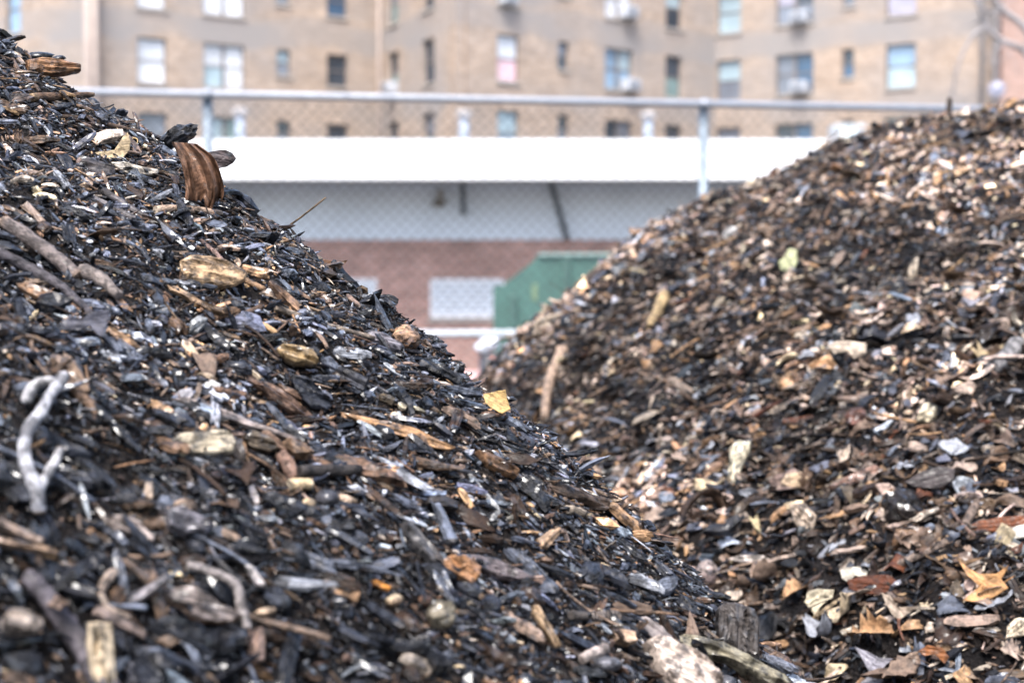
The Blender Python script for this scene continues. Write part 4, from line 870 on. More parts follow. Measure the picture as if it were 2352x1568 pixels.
while cnt < 215 and tries < 6000:
    tries += 1
    u = ra.uniform(-10, 1800); v = ra.uniform(90, 1560)
    if v < silv(u, SIL_L)+22 or not free(u, v, 36): continue
    if min((h[0]-u)**2+(h[1]-v)**2 for h in HL) < 40**2: continue
    placed.append((u, v)); cnt += 1
    t = ra.random(); big = 1+.35*min(1, max(0, (v-700)/800))
    colk = ra.choice(['char', 'soot', 'darkbrown', 'slate', 'brown', 'mid', 'grey', 'tan', 'pale'], p=[.25, .2, .14, .18, .10, .07, .03, .02, .01])
    if t < .37: lone('wood_splinter', 'splinter', 'splinter', 'L', u, v, p_splinter(ra, ra.uniform(.14, .26), ra.uniform(.09, .16), 6, 8), ra.uniform(.022, .042)*big, jcol(colk), TLv, M_WOOD, 'splinters on the dark mound')
    elif t < .70: lone('wood_chip', 'flat chip', 'wood chip', 'L', u, v, p_slab(ra, ra.uniform(.3, .5), ra.uniform(.2, .36), 9, 7), ra.uniform(.018, .030)*big, jcol(colk), TLv, M_WOOD, 'flat chips on the dark mound')
    elif t < .84: lone('charred_chunk', 'chunk', 'wood chunk', 'L', u, v, p_chunk(ra, ra.uniform(.5, .8), ra.uniform(.4, .7), 2, .07, False), ra.uniform(.013, .022)*big, jcol(ra.choice(['char', 'soot', 'slate', 'darkbrown'])), TLv, M_WOOD, 'chunks on the dark mound')
    elif t < .97: lone('twig', 'twig', 'twig', 'L', u, v, p_twig(ra, ra.uniform(.016, .032), 7, 9, .05), ra.uniform(.035, .065)*big, jcol(ra.choice(['darkbrown', 'slate', 'brown', 'mid', 'soot'])), TLv, M_STICK, 'twigs on the dark mound')
    else: lone('leaf_scrap', 'leaf scrap', 'leaf', 'L', u, v, p_leaf(ra, ra.uniform(.4, .6), .35, 8, 6), ra.uniform(.022, .034)*big, jcol(ra.choice(['slate', 'brown', 'darkbrown', 'mid'])), TLv, M_LEAF, 'leaf scraps on the dark mound', lift=.4)
placed.clear(); cnt = 0; tries = 0
while cnt < 190 and tries < 6000:
    tries += 1
    u = ra.uniform(1120, 2360); v = ra.uniform(260, 1560)
    if v < silv(u, SIL_R)+25 or v > silv(u, SIL_L)-15 or not free(u, v, 40): continue
    if min((h[0]-u)**2+(h[1]-v)**2 for h in HR) < 36**2: continue
    placed.append((u, v)); cnt += 1
    t = ra.random()
    bigR = 1+.35*min(1, max(0, (v-900)/600))
    colk = ra.choice(['darkbrown', 'slate', 'brown', 'mid', 'grey', 'tan', 'blush', 'pale', 'cream', 'rust'], p=[.12, .10, .12, .16, .12, .07, .13, .10, .05, .03])
    if t < .5: lone('dead_leaf', 'leaf scrap', 'leaf', 'R', u, v, p_leaf(ra, ra.uniform(.35, .7), .6, 9, 7, ra.random() < .35), ra.uniform(.026, .042)*bigR, jcol(colk), TRv, M_LEAF, 'dead leaves on the brown mound', lift=.45, tilt=.4, face=.4)
    elif t < .78: lone('bark_chip', 'bark chip', 'bark chip', 'R', u, v, p_slab(ra, ra.uniform(.3, .6), ra.uniform(.08, .2), 8, 6), ra.uniform(.022, .036)*bigR, jcol(colk), TRv, M_LITTER, 'bark chips on the brown mound', face=.35)
    elif t < .93: lone('wood_splinter', 'splinter', 'splinter', 'R', u, v, p_splinter(ra, ra.uniform(.12, .22), ra.uniform(.08, .14), 6, 8), ra.uniform(.035, .06)*bigR, jcol(colk), TRv, M_LITTER, 'splinters on the brown mound')
    else: lone('twig', 'twig', 'twig', 'R', u, v, p_twig(ra, ra.uniform(.018, .034), 7, 9, .06), ra.uniform(.05, .09), jcol(ra.choice(['darkbrown', 'brown', 'mid', 'tan'])), TRv, M_STICK, 'twigs on the brown mound')

# ------------------------------------------------------------------ ground
M_ASPH = plain('asphalt', (.06, .06, .062), .85, noise=.25, scale=6, bump=.3)
g = mesh_obj('ground', [(-400, -400, 0), (400, -400, 0), (400, 500, 0), (-400, 500, 0)], [(0, 1, 2, 3)], M_ASPH); g['kind'] = 'structure'

# ------------------------------------------------------------------ chain link fence
M_GALV = plain('galvanised_steel', (.27, .29, .33), .5, metal=.2, noise=.08, scale=14)
M_GALVD = plain('weathered_steel', (.24, .29, .34), .5, metal=.3, noise=.12, scale=14)
M_WIRE = plain('fence_wire', (.045, .05, .055), .5, metal=.3, noise=.1, scale=20)
FP = np.array([-1.772, 8.32, 0.0]); FD = np.array([2.959, .45, 0.0]); FLEN = np.linalg.norm(FD); FD /= FLEN; FA = math.atan2(FD[1], FD[0])
fence = empty('chain_link_fence', tuple(FP), FA)
tag(fence, 'tall galvanised chain link fence with round posts and rails behind the mounds', 'fence')
TOPZ = CAMZ+1.095; MIDZ = CAMZ-.304
mb = MB(); mb.tube([(-6.2, 0, TOPZ), (9.6, 0, TOPZ)], .0225, 14); mb.build('top_rail', M_GALV, fence, smooth=True)
mb = MB(); mb.tube([(-6.2, 0, MIDZ), (9.6, 0, MIDZ)], .0235, 14); mb.build('middle_rail', plain('bright_steel', (.5, .54, .58), .5, noise=.08, scale=14), fence, smooth=True)
mb = MB(); mb.tube([(-6.2, 0, .08), (9.6, 0, .08)], .008, 8); mb.build('tension_wire', M_GALV, fence, smooth=True)
for k in range(-2, 4):
    x = k*FLEN
    mb = MB(); mb.lathe((x, .045, 0), [(.03, 0), (.03, TOPZ-.01)], 18); p_ = mb.build('post', M_GALVD, fence, smooth=True)
    mb = MB(); mb.lathe((x, .045, TOPZ-.02), [(.034, 0), (.036, .02), (.034, .035), (.024, .052), (.008, .06)], 18)
    mb.tube([(x-.03, 0, TOPZ), (x+.03, 0, TOPZ)], .028, 14); c_ = mb.build('post_cap', M_GALV, fence, smooth=True)
    mb = MB(); mb.tube([(x-.012, .03, MIDZ), (x+.012, .03, MIDZ)], .034, 14); mb.build('rail_clamp', M_GALV, fence, smooth=True)
for k in range(26):
    x = -5.8+k*.6
    mb = MB(); a = np.linspace(0, 2*math.pi, 13); mb.tube(np.stack([np.full(13, x)+.002*a, np.cos(a)*.0255-.002, TOPZ+np.sin(a)*.0255], 1), .0022, 5); mb.build('tie_wire', M_GALV, fence, smooth=True)
mb = MB(); sp = .0725; H0, H1 = .08, TOPZ-.035
wv = []
xa = -6.0
for k in range(int((15.4+H1-H0)/sp)):
    for s in (1, -1):
        x0 = xa-(H1-H0)+k*sp if s == 1 else xa+k*sp
        x1 = x0+s*(H1-H0); z0, z1 = H0, H1
        lo, hi = -6.0, 9.4
        def clip(x0, z0, x1, z1):
            t0, t1 = 0.0, 1.0; dx = x1-x0
            for bnd, sg in ((lo, 1), (hi, -1)):
                a, b = (x0-bnd)*sg, (x1-bnd)*sg
                if a < 0 and b < 0: return None
                if a < 0: t0 = max(t0, a/(a-b))
                elif b < 0: t1 = min(t1, a/(a-b))
            if t0 >= t1: return None
            return x0+dx*t0, z0+(z1-z0)*t0, x0+dx*t1, z0+(z1-z0)*t1
        c = clip(x0, z0, x1, z1)
        if c is None: continue
        yy = -.022+.0016*s
        mb.tube([(c[0], yy, c[1]), (c[2], yy, c[3])], .0017, 4, cap=False)
wires = mb.build('mesh', M_WIRE, fence)

# ------------------------------------------------------------------ walls with openings
def wall(name, p0, p1, z0, z1, ops, mat, parent, depth=.22, thick=.35, u0=0.0, caps=False):
    """wall panel from p0 to p1 (plan), outside = toward the camera side; ops: (a,b,za,zb) along the wall"""
    p0 = np.array(p0, float); p1 = np.array(p1, float); Lw = np.linalg.norm(p1-p0); d = (p1-p0)/Lw; nrm = np.array([d[1], -d[0]])
    if np.dot(nrm, -p0) < 0: nrm = -nrm
    xs = sorted({0.0, Lw, *[o[0] for o in ops], *[o[1] for o in ops]}); zs = sorted({z0, z1, *[o[2] for o in ops], *[o[3] for o in ops]})
    V = []; Fs = []; UV = []
    def P(a, z, dd=0.0): q = p0+d*a-nrm*dd; return (q[0], q[1], z)
    def quad(pts, uvs):
        i = len(V); V.extend(pts); Fs.append((i, i+1, i+2, i+3)); UV.extend(uvs)
    for a, b in zip(xs, xs[1:]):
        for c, e in zip(zs, zs[1:]):
            ma, mz = (a+b)/2, (c+e)/2
            if any(o[0] < ma < o[1] and o[2] < mz < o[3] for o in ops): continue
            quad([P(a, c), P(b, c), P(b, e), P(a, e)], [(u0+a, c), (u0+b, c), (u0+b, e), (u0+a, e)])
    for (a, b, c, e) in ops:
        for (q0, q1) in (((a, c), (b, c)), ((b, c), (b, e)), ((b, e), (a, e)), ((a, e), (a, c))):
            quad([P(q0[0], q0[1]), P(q0[0], q0[1], depth), P(q1[0], q1[1], depth), P(q1[0], q1[1])], [(u0+q0[0], q0[1]), (u0+q0[0]+depth, q0[1]), (u0+q1[0]+depth, q1[1]), (u0+q1[0], q1[1])])
    for (q0, q1) in ((((0, z1), (Lw, z1)),) if not caps else (((0, z0), (0, z1)), ((0, z1), (Lw, z1)), ((Lw, z1), (Lw, z0)))):
        quad([P(q0[0], q0[1]), P(q0[0], q0[1], thick), P(q1[0], q1[1], thick), P(q1[0], q1[1])], [(0, 0), (.3, 0), (.3, 1), (0, 1)])
    quad([P(0, z0, thick), P(Lw, z0, thick), P(Lw, z1, thick), P(0, z1, thick)], [(u0, z0), (u0+Lw, z0), (u0+Lw, z1), (u0, z1)])
    V = np.array(V)
    o = bpy.data.objects.new(name, raw_mesh(name, V-np.array(parent.location), Fs, mat, uv=UV)); return link(o, parent)
def obox(mbk, p0, d, nrm, a0, a1, z0, z1, f0, f1):
    """oriented box: along d a0..a1, outward nrm f0..f1"""
    V = []
    for a in (a0, a1):
        for f in (f0, f1):
            for z in (z0, z1):
                q = p0+d*a+nrm*f; V.append((q[0], q[1], z))
    mbk.add(V, [(0, 1, 3, 2), (4, 6, 7, 5), (0, 4, 5, 1), (2, 3, 7, 6), (0, 2, 6, 4), (1, 5, 7, 3)])
def pane_mat(name, col, rough=.12, spec=.8, stripe=None):
    m, nt, b = new_mat(name)
    tc = N(nt, 'ShaderNodeTexCoord')
    n1 = N(nt, 'ShaderNodeTexNoise', i_Scale=.9, i_Detail=2.0); L(nt, tc.outputs['Object'], n1.inputs['Vector'])
    f = maprange(nt, n1.outputs[0], .35, .65, .8, 1.15)
    sc = N(nt, 'ShaderNodeVectorMath', operation='SCALE'); sc.inputs[0].default_value = col; L(nt, f, sc.inputs['Scale']); out = sc.outputs[0]
    if stripe:
        w = N(nt, 'ShaderNodeTexWave', i_Scale=stripe[1], bands_direction='Z'); L(nt, tc.outputs['Object'], w.inputs['Vector'])
        mx = N(nt, 'ShaderNodeMix', data_type='RGBA'); L(nt, math_n(nt, 'GREATER_THAN', w.outputs[1], .6), mx.inputs[0]); L(nt, out, mx.inputs[6]); mx.inputs[7].default_value = stripe[0]+(1,); out = mx.outputs[2]
    L(nt, out, b.inputs['Base Color']); b.inputs['Roughness'].default_value = rough; b.inputs['Specular IOR Level'].default_value = spec
    b.inputs['Coat Weight'].default_value = .5; b.inputs['Coat Roughness'].default_value = .03
    return m
PM = {'w': pane_mat('white_blind', (.60, .62, .66)), 'b': pane_mat('blue_glass', (.22, .33, .45)), 'd': pane_mat('dark_glass', (.03, .045, .065)), 'n': pane_mat('navy_glass', (.035, .09, .17)), 'g': pane_mat('green_grey_glass', (.17, .25, .25)),
      's': pane_mat('grey_glass', (.16, .18, .22)), 'p': pane_mat('pale_glass', (.32, .42, .47)), 'r': pane_mat('red_striped_curtain', (.62, .58, .62), stripe=((.62, .2, .25), 2.2)), 'l': pane_mat('lilac_blind', (.36, .34, .42))}
M_FRAME = plain('window_frame', (.16, .14, .13), .5)
M_SILL = plain('stone_sill', (.36, .33, .30), .8)
def window(parent, p0, d, nrm, a0, a1, z0, z1, panes, depth=.2, double=False):
    base = np.array(parent.location)
    mb = MB(); fw = .05
    b0 = p0-base[:2]
    zb = -base[2]
    for (x0, x1, y0, y1) in ((a0+.003, a0+fw, z0+.003, z1-.003), (a1-fw, a1-.003, z0+.003, z1-.003), (a0+fw, a1-fw, z0+.003, z0+fw), (a0+fw, a1-fw, z1-fw, z1-.003), (a0+fw, a1-fw, (z0+z1)/2-.025, (z0+z1)/2+.025)):
        obox(mb, b0, d, nrm, x0, x1, y0+zb, y1+zb, -depth+.01, -depth+.07)
    if double:
        c = (a0+a1)/2; obox(mb, b0, d, nrm, c-.05, c+.05, z0+fw+zb, z1-fw+zb, -depth+.0, -depth+.09)
    w = mb.build('window', M_FRAME, parent)
    cols = [(a0+fw, (a0+a1)/2-.05), ((a0+a1)/2+.05, a1-fw)] if double else [(a0+fw, a1-fw)]
    k = 0
    for (x0, x1) in cols:
        for (y0, y1) in (((z0+z1)/2+.025, z1-fw), (z0+fw, (z0+z1)/2-.025)):
            mb = MB(); obox(mb, b0, d, nrm, x0, x1, y0+zb, y1+zb, -depth+.03, -depth+.04)
            pn = mb.build('pane', PM[panes[k % len(panes)]], w); k += 1
    mb = MB(); obox(mb, b0, d, nrm, a0-.06, a1+.06, z0-.09+zb, z0-.004+zb, -.05, .06); mb.build('sill', M_SILL, w)
    return w
M_AC = plain('ac_casing', (.46, .48, .52), .5, noise=.06, scale=5)
M_ACG = plain('ac_grille', (.30, .33, .38), .5)
def air_con(p0, d, nrm, a, z, w=.62, h=.42, label='', out=.38):
    ang = math.atan2(d[1], d[0]); q = p0+d*a
    e = empty('air_conditioner', (q[0], q[1], z), ang); tag(e, label, 'air conditioner', 'window air conditioners')
    s = -1 if np.dot(np.array([-math.sin(ang), math.cos(ang)]), nrm) < 0 else 1
    ys = sorted((-.1*s, out*s))
    mb = MB(); mb.box(-w/2, w/2, ys[0], ys[1], 0, h, .02); mb.build('casing', M_AC, e)
    y = out*s; ya, yb = sorted((y+.002*s, y+.014*s))
    mb = MB()
    for k in range(7): mb.box(-w/2+.06, w/2-.06, ya, yb, .06+k*.045, .06+k*.045+.022)
    mb.build('grille', M_ACG, e)
    ya, yb = sorted((y+.002*s, y+.02*s)); mb = MB(); mb.box(-.02, .02, ya, yb, .03, h-.03); mb.build('brace', M_FRAME, e)

# ------------------------------------------------------------------ apartment building (zigzag plan)
H2 = 8.65+CAMZ; FLH = 2.62
M_TAN = brick_material('tan_brick', (.42, .305, .22), (.33, .235, .165), (.36, .32, .29), .22, .075, .012, stain=(.27, .25, .24), zband=[(H2+.05, H2+1.0, .55), (H2+1.3, H2+2.75, .25), (H2-FLH+.1, H2-FLH+.9, .18)])
M_REDB = brick_material('rose_brick', (.42, .24, .18), (.36, .2, .16), (.38, .31, .28), .22, .075, .012, stain=(.33, .25, .22))
M_ROOF = plain('roof_felt', (.12, .12, .12), .9)
apt = empty('apartment_building', (0, 56, 0)); tag(apt, 'tan brick apartment block with angled wings and rows of windows', 'building')
A_, B_, C_, D_, E_, F_ = (-24, 56.5), (-14.6, 49.6), (-5.2, 55.2), (-1.886, 48.75), (7.95, 56.0), (16.75, 50.2)
def hit(p0, p1, u):
    k = (u-1176)/F; p0 = np.array(p0); p1 = np.array(p1); d = p1-p0
    # p0+t d on x=k y'  (y' ~ forward depth)
    t = (k*p0[1]-p0[0])/(d[0]-k*d[1]); return t*np.linalg.norm(d)
rows = {1: H2+FLH, 2: H2, 3: H2-FLH, 0: H2+2*FLH}
# columns: segment, u centre, width, height, double, panes for rows 1,2,3
cols = [('BC', 355, 1.05, 1.58, 0, 'ww', 'ww', 'ss'), ('BC', 520, 1.55, 1.58, 1, 'wwww', 'wpww', 'pggp'), ('BC', 655, .55, .95, 0, 'ws', 'ps', 'ds'), ('BC', 778, .85, 1.2, 0, 'nn', 'dd', 'dl'),
        ('CD', 905, 1.0, 1.58, 0, 'sg', 'dg', 'dg'), ('CD', 985, 1.05, 1.58, 0, 'dd', 'dd', 'sg'), ('DE', 1168, .95, 1.62, 0, 'ww', 'wr', 'pb'), ('DE', 1293, .5, .98, 0, 'sd', 'sd', 'ds'),
        ('DE', 1420, 1.35, 1.5, 1, 'wwww', 'bbpb', 'dssd'), ('DE', 1545, .85, 1.58, 0, 'pd', 'dg', 'dd'), ('EF', 1670, 1.0, 1.58, 0, 'pp', 'ps', 'sd'), ('EF', 1820, 1.5, 1.5, 1, 'lsds', 'ssnn', 'ddnn'),
        ('EF', 1942, .45, 1.05, 0, 's', 'dn', 'd'), ('EF', 2062, 1.1, 1.58, 0, 'll', 'bp', 'gw')]
SEG = {'BC': (B_, C_), 'CD': (C_, D_), 'DE': (D_, E_), 'EF': (E_, F_)}
for s, (p0, p1) in SEG.items():
    ops = []; todo = []
    p0a = np.array(p0, float); d = np.array(p1, float)-p0a; Lw = np.linalg.norm(d); d /= Lw; nrm = np.array([d[1], -d[0]])
    if np.dot(nrm, -p0a) < 0: nrm = -nrm
    for (sg, u, w, h, dbl, r1, r2, r3) in cols:
        if sg != s: continue
        a = hit(p0, p1, u)
        for row, pn in ((1, r1), (2, r2), (3, r3)):
            z1 = rows[row]; ops.append((a-w/2, a+w/2, z1-h, z1)); todo.append((a-w/2, a+w/2, z1-h, z1, pn, dbl))
    wall('wall', p0, p1, 0, 19, ops, M_TAN, apt, u0={'BC': 0, 'CD': 20, 'DE': 40, 'EF': 60}[s])
    for t in todo: window(apt, p0a, d, nrm, t[0], t[1], t[2], t[3], t[4], double=bool(t[5]))
aA = np.array(A_, float); dAB = np.array(B_)-aA; lab = np.linalg.norm(dAB); dAB /= lab; nAB = np.array([dAB[1], -dAB[0]]); nAB = nAB if np.dot(nAB, -aA) > 0 else -nAB
a = hit(A_, B_, 40); wall('wall', A_, B_, 0, 19, [(a-.45, a+.45, 11.0, 12.75)], M_TAN, apt, u0=80)
window(apt, aA, dAB, nAB, a-.45, a+.45, 11.0, 12.75, 'bb')
mb = MB(); pl = [A_, B_, C_, D_, E_, F_, (16.75, 66), (-24, 66)]
top = [(x, y-56, 19.02) for x, y in pl]; bot = [(x, y-56, 18.8) for x, y in pl]; nn_ = len(pl)
mb.add(top+bot, [tuple(range(nn_))]+[tuple(range(2*nn_-1, nn_-1, -1))]+[(i, (i+1) % nn_, nn_+(i+1) % nn_, nn_+i) for i in range(nn_)]); mb.build('roof', M_ROOF, apt)
M_PIPE = plain('pale_drainpipe', (.40, .33, .29), .6); M_DARKP = plain('dark_drainpipe', (.14, .13, .13), .6)
def drain(u, Y, z1, mat, r, parent):
    q = at(u, 300, Y); mb = MB(); b = np.array(parent.location); mb.tube([(q[0]-b[0], Y-b[1], 0), (q[0]-b[0], Y-b[1], z1)], r, 10); mb.build('drainpipe', mat, parent, smooth=True)
drain(205, 49.35, 18.7, M_PIPE, .16, apt); drain(222, 49.3, 18.7, M_PIPE, .10, apt); drain(872, 54.7, 18.7, M_PIPE, .07, apt)
drain(2253, 50.1, 18.7, M_DARKP, .08, apt)
def segn(s):
    p0, p1 = SEG[s]; p0 = np.array(p0, float); d = np.array(p1)-p0; d /= np.linalg.norm(d); n_ = np.array([d[1], -d[0]]); n_ = n_ if np.dot(n_, -p0) > 0 else -n_; return p0, d, n_
for (s, u, z, lab_) in (('CD', 906, H2-1.56, 'small pale air conditioner in the narrow angled wing window'), ('DE', 1441, H2-1.52, 'boxy white air conditioner under a light blue double window'),
                        ('EF', 1836, H2-1.50, 'square white air conditioner in a dark blue double window'), ('EF', 1834, H2+FLH-1.50, 'square white air conditioner one floor above another in the dark double window'),
                        ('DE', 1162, H2+FLH-1.60, 'white air conditioner at the bottom of the window above the red striped curtain'), ('DE', 1436, H2+FLH-1.48, 'white air conditioner in the bright double window of the upper row')):
    p0, d, n_ = segn(s); air_con(p0, d, n_, hit(SEG[s][0], SEG[s][1], u), z, label=lab_)
# rose coloured neighbour
red = empty('brick_house', (20, 50, 0)); tag(red, 'rose coloured brick building at the end of the apartment block', 'building')
wall('wall', (17.0, 49.7), (32, 46.5), 0, 16, [(5.5, 6.6, 8.6, 10.2)], M_REDB, red)
p0 = np.array((17.0, 49.7)); d = np.array((32, 46.5))-p0; d /= np.linalg.norm(d); nr = np.array([d[1], -d[0]]); window(red, p0, d, nr, 5.5, 6.6, 8.6, 10.2, 'dd')
wall('wall', (17.0, 49.7), (17.4, 62), 0, 16, [], M_REDB, red, thick=.2)
drain(2284, 49.2, 15.5, M_DARKP, .09, red)
mb = MB(); mb.box(-2.9, 12, -3, 12, 15.9, 16.1); mb.build('roof', M_ROOF, red)

# ------------------------------------------------------------------ low building
low = empty('low_building', (0, 29, 0)); tag(low, 'low red brick building with deep white roof edge and louvred windows', 'building')
M_LOWB = brick_material('red_brick', (.50, .225, .165), (.36, .155, .115), (.44, .37, .34), .205, .0677, .013)
M_WHITE = plain('white_fascia', (.86, .87, .89), .55, noise=.03, scale=.7)
M_PANEL = plain('grey_panel', (.74, .80, .88), .6, noise=.07, scale=.8)
M_SOFF = plain('soffit', (.5, .49, .48), .8)
zb = lambda v, Y: CAMZ+(650-v)/F*Y
ZT = zb(322, 27.2); ZB = zb(411, 27.2); ZG = zb(551, 29.0)
wz0, wz1 = zb(729, 29), zb(640, 29)
ops = []
for (u0, u1) in ((698, 866), (988, 1158), (1280, 1450), (408, 576), (1572, 1742), (1864, 2034)):
    ops.append(((u0-1176)/F*29+15, (u1-1176)/F*29+15, wz0, wz1))
wall('wall', (-15, 29), (17, 29), 0, ZG, ops, M_LOWB, low, depth=.12)
mb = MB(); mb.box(-15, 17, -.05, .3, ZG, ZB+.12); mb.build('upper_panel', M_PANEL, low)
mb = MB(); mb.box(-15.5, 17.5, -1.8, -1.7, ZB, ZT); mb.box(-15.5, 17.5, -1.82, -1.8, ZB-.02, ZB+.05); mb.build('fascia', M_WHITE, low)
mb = MB(); mb.box(-15.5, 17.5, -1.7, 9, ZB+.02, ZB+.12); mb.build('soffit', M_SOFF, low)
M_RF = plain('pale_roof', (.62, .63, .66), .8)
mb = MB(); mb.box(-15.5, 17.5, -1.7, 9, ZT-.25, ZT-.05); mb.build('roof', M_RF, low)
for pts in (((-15, .3), (-15, 9)), ((17, .3), (17, 9))):
    mb = MB(); mb.box(pts[0][0]-.15, pts[0][0]+.15, .3, 9, 0, ZB); mb.build('side_wall', M_LOWB, low)
M_LV = plain('white_louvre', (.84, .87, .92), .5, noise=.04); M_LVD = plain('louvre_gap', (.56, .64, .74), .6)
for (a0, a1, z0, z1) in ops:
    mb = MB(); x0, x1 = a0-15, a1-15
    for b_ in ((x0, x0+.07, z0, z1), (x1-.07, x1, z0, z1), (x0+.07, x1-.07, z1-.10, z1), (x0+.07, x1-.07, z0, z0+.06)): mb.box(b_[0]+.001, b_[1]-.001, .02, .1, b_[2]+.001, b_[3]-.001)
    w = mb.build('window', M_LV, low)
    mb = MB(); n_ = 6; hh = (z1-.10-z0-.06)/n_
    for k in range(n_):
        zc = z0+.06+k*hh; mb.box(x0+.072, x1-.072, .05, .075, zc+.012, zc+hh*.72)
    mb.build('louvre', M_LV, w)
    mb = MB(); mb.box(x0+.07, x1-.07, .09, .11, z0+.06, z1-.10); mb.build('backing', M_LVD, w)
    mb = MB(); mb.box(x0-.05, x1+.05, -.05, -.003, z0-.09, z0-.003); mb.build('sill', M_SILL, w)
# vents on its roof
M_VP = plain('vent_pipe', (.26, .30, .36), .55)
for (u, v, lab_) in ((551, 246, 'capped pale vent pipe on the white roof beside the first fence post'), (1066, 250, 'capped pale vent pipe on the white roof midway between fence posts'), (1489, 254, 'capped pale vent pipe on the white roof close before the second fence post')):
    Y = 31.0; q = at(u, v, Y); e = empty('vent_pipe', (q[0], Y, ZT-.05)); tag(e, lab_, 'vent pipe', 'vent pipes on the white roof'); h_ = q[2]-ZT+.05
    mb = MB(); mb.lathe((0, 0, 0), [(.105, 0), (.105, h_-.16)], 16); mb.build('pipe', M_VP, e, smooth=True)
    mb = MB(); mb.lathe((0, 0, h_-.2), [(.11, 0), (.16, .03), (.17, .09), (.16, .15), (.10, .18)], 16); mb.build('cap', plain('vent_cap', (.30, .285, .28), .6) if u == 551 else bpy.data.materials['vent_cap'], e, smooth=True)
q = at(1946, 288, 30.5); ru = empty('roof_unit', (q[0], 30.5, ZT-.05)); tag(ru, 'pale boxy air handling unit on the white roof behind the brown mound', 'roof unit')
hU = q[2]-ZT+.05; mb = MB(); mb.box(-.34, .34, -.3, .3, .08, hU, .03); mb.build('casing', plain('unit_casing', (.36, .39, .41), .5), ru)
mb = MB(); mb.box(-.17, .17, -.33, -.302, .2, hU-.12, .005); mb.build('side_panel', plain('unit_panel', (.55, .66, .68), .5), ru)
for sx in (-.28, .28):
    mb = MB(); mb.box(sx-.04, sx+.04, -.28, .28, 0, .08); mb.build('foot', M_FRAME, ru)
M_BLK = plain('black_pipe', (.02, .03, .04), .5)
def bar(name, pxs, Y, r, label, cat):
    pts = [at(u, v, Y) for u, v in pxs]; mb = MB(); mb.tube(pts, r, 8)
    for p in (pts[0], pts[-1]): mb.tube([p+np.array([0, -.02, -.03]), p+np.array([0, -.02, .03])], r*1.35, 8)
    o = mb.build(name, M_BLK, None, smooth=True); tag(o, label, cat)
bar('hanging_pipe', [(1062, 411), (1063, 450), (1065, 489)], 28.7, .05, 'short black pipe hanging straight down under the white roof edge', 'pipe')
bar('slanted_pipe', [(1263, 411), (1280, 470), (1302, 548)], 28.7, .055, 'long black pipe slanting from the white roof edge to the brick', 'pipe')
wl = empty('wall_lamp', tuple(at(1008, 462, 28.85))); tag(wl, 'small brown lamp fixed on the grey panel under the roof edge', 'wall lamp')
mb = MB(); mb.lathe((0, 0, -.12), [(.03, 0), (.13, .03), (.15, .1), (.05, .16)], 12); mb.build('shade', plain('lamp_shade', (.17, .14, .11), .6), wl, smooth=True)
mb = MB(); mb.lathe((.03, 0, .04), [(.05, 0), (.06, .1), (.045, .2)], 10); mb.build('lamp_housing', plain('lamp_body', (.42, .38, .33), .6), wl, smooth=True)
mb = MB(); mb.box(-.03, .03, .02, .12, -.02, .08); mb.build('bracket', M_FRAME, wl)

# ------------------------------------------------------------------ green container
M_GRN = plain('green_paint', (.06, .135, .115), .5, noise=.2, scale=3.5); M_GRN2 = plain('green_lid', (.055, .115, .10), .55, noise=.15, scale=4)
Yc = 14.0
def cp(u, v): q = at(u, v, Yc); return (q[0], q[2])
prof = [cp(1133, 1092), cp(1133, 657), cp(1156, 654), cp(1236, 590), cp(1440, 588), cp(1440, 1092)]
prof = [(x, max(z, .12)) for x, z in prof]
dm = empty('dumpster', (0.3, Yc, 0)); tag(dm, 'green steel waste container with sloped shoulder behind the chain link', 'waste container')
V = [(x-.3, 0, z) for x, z in prof]+[(x-.3, 1.5, z) for x, z in prof]; nP = len(prof)
mesh_obj('body', V, [tuple(range(nP))[::-1], tuple(range(nP, 2*nP))]+[(i, (i+1) % nP, nP+(i+1) % nP, nP+i) for i in range(nP)], M_GRN, dm)
mb = MB()
xa_, za_ = prof[3]; xb_, zb_ = prof[4]
mb.box(xa_-.3, xb_-.28, -.03, 1.53, za_+.002, za_+.035, .008); mb.build('rim', plain('pale_green_rim', (.22, .33, .31), .5), dm)
for u in (1178, 1300):
    q = cp(u, 700); mb = MB(); z1 = 1.78 if u == 1178 else za_-.02; mb.box(q[0]-.3-.035, q[0]-.3+.035, -.05, -.002, .14, z1, .008); mb.build('rib', M_GRN2, dm)
q0 = cp(1222, 690); q1 = cp(1234, 652); mb = MB(); mb.box(q0[0]-.3, q1[0]-.3, -.008, -.002, q0[1], q1[1]); mb.build('sticker', plain('yellow_sticker', (.15, .22, .13), .6), dm)
mb = MB(); mb.box(prof[0][0]-.32, prof[5][0]-.28, -.04, -.002, 1.02, 1.10, .01); mb.build('side_rail', M_GRN2, dm)
for x in (-.45, .75):
    for y in (.2, 1.3):
        mb = MB(); mb.tube([(x-.03, y, .06), (x+.03, y, .06)], .06, 14); mb.build('wheel', M_FRAME, dm, smooth=True)

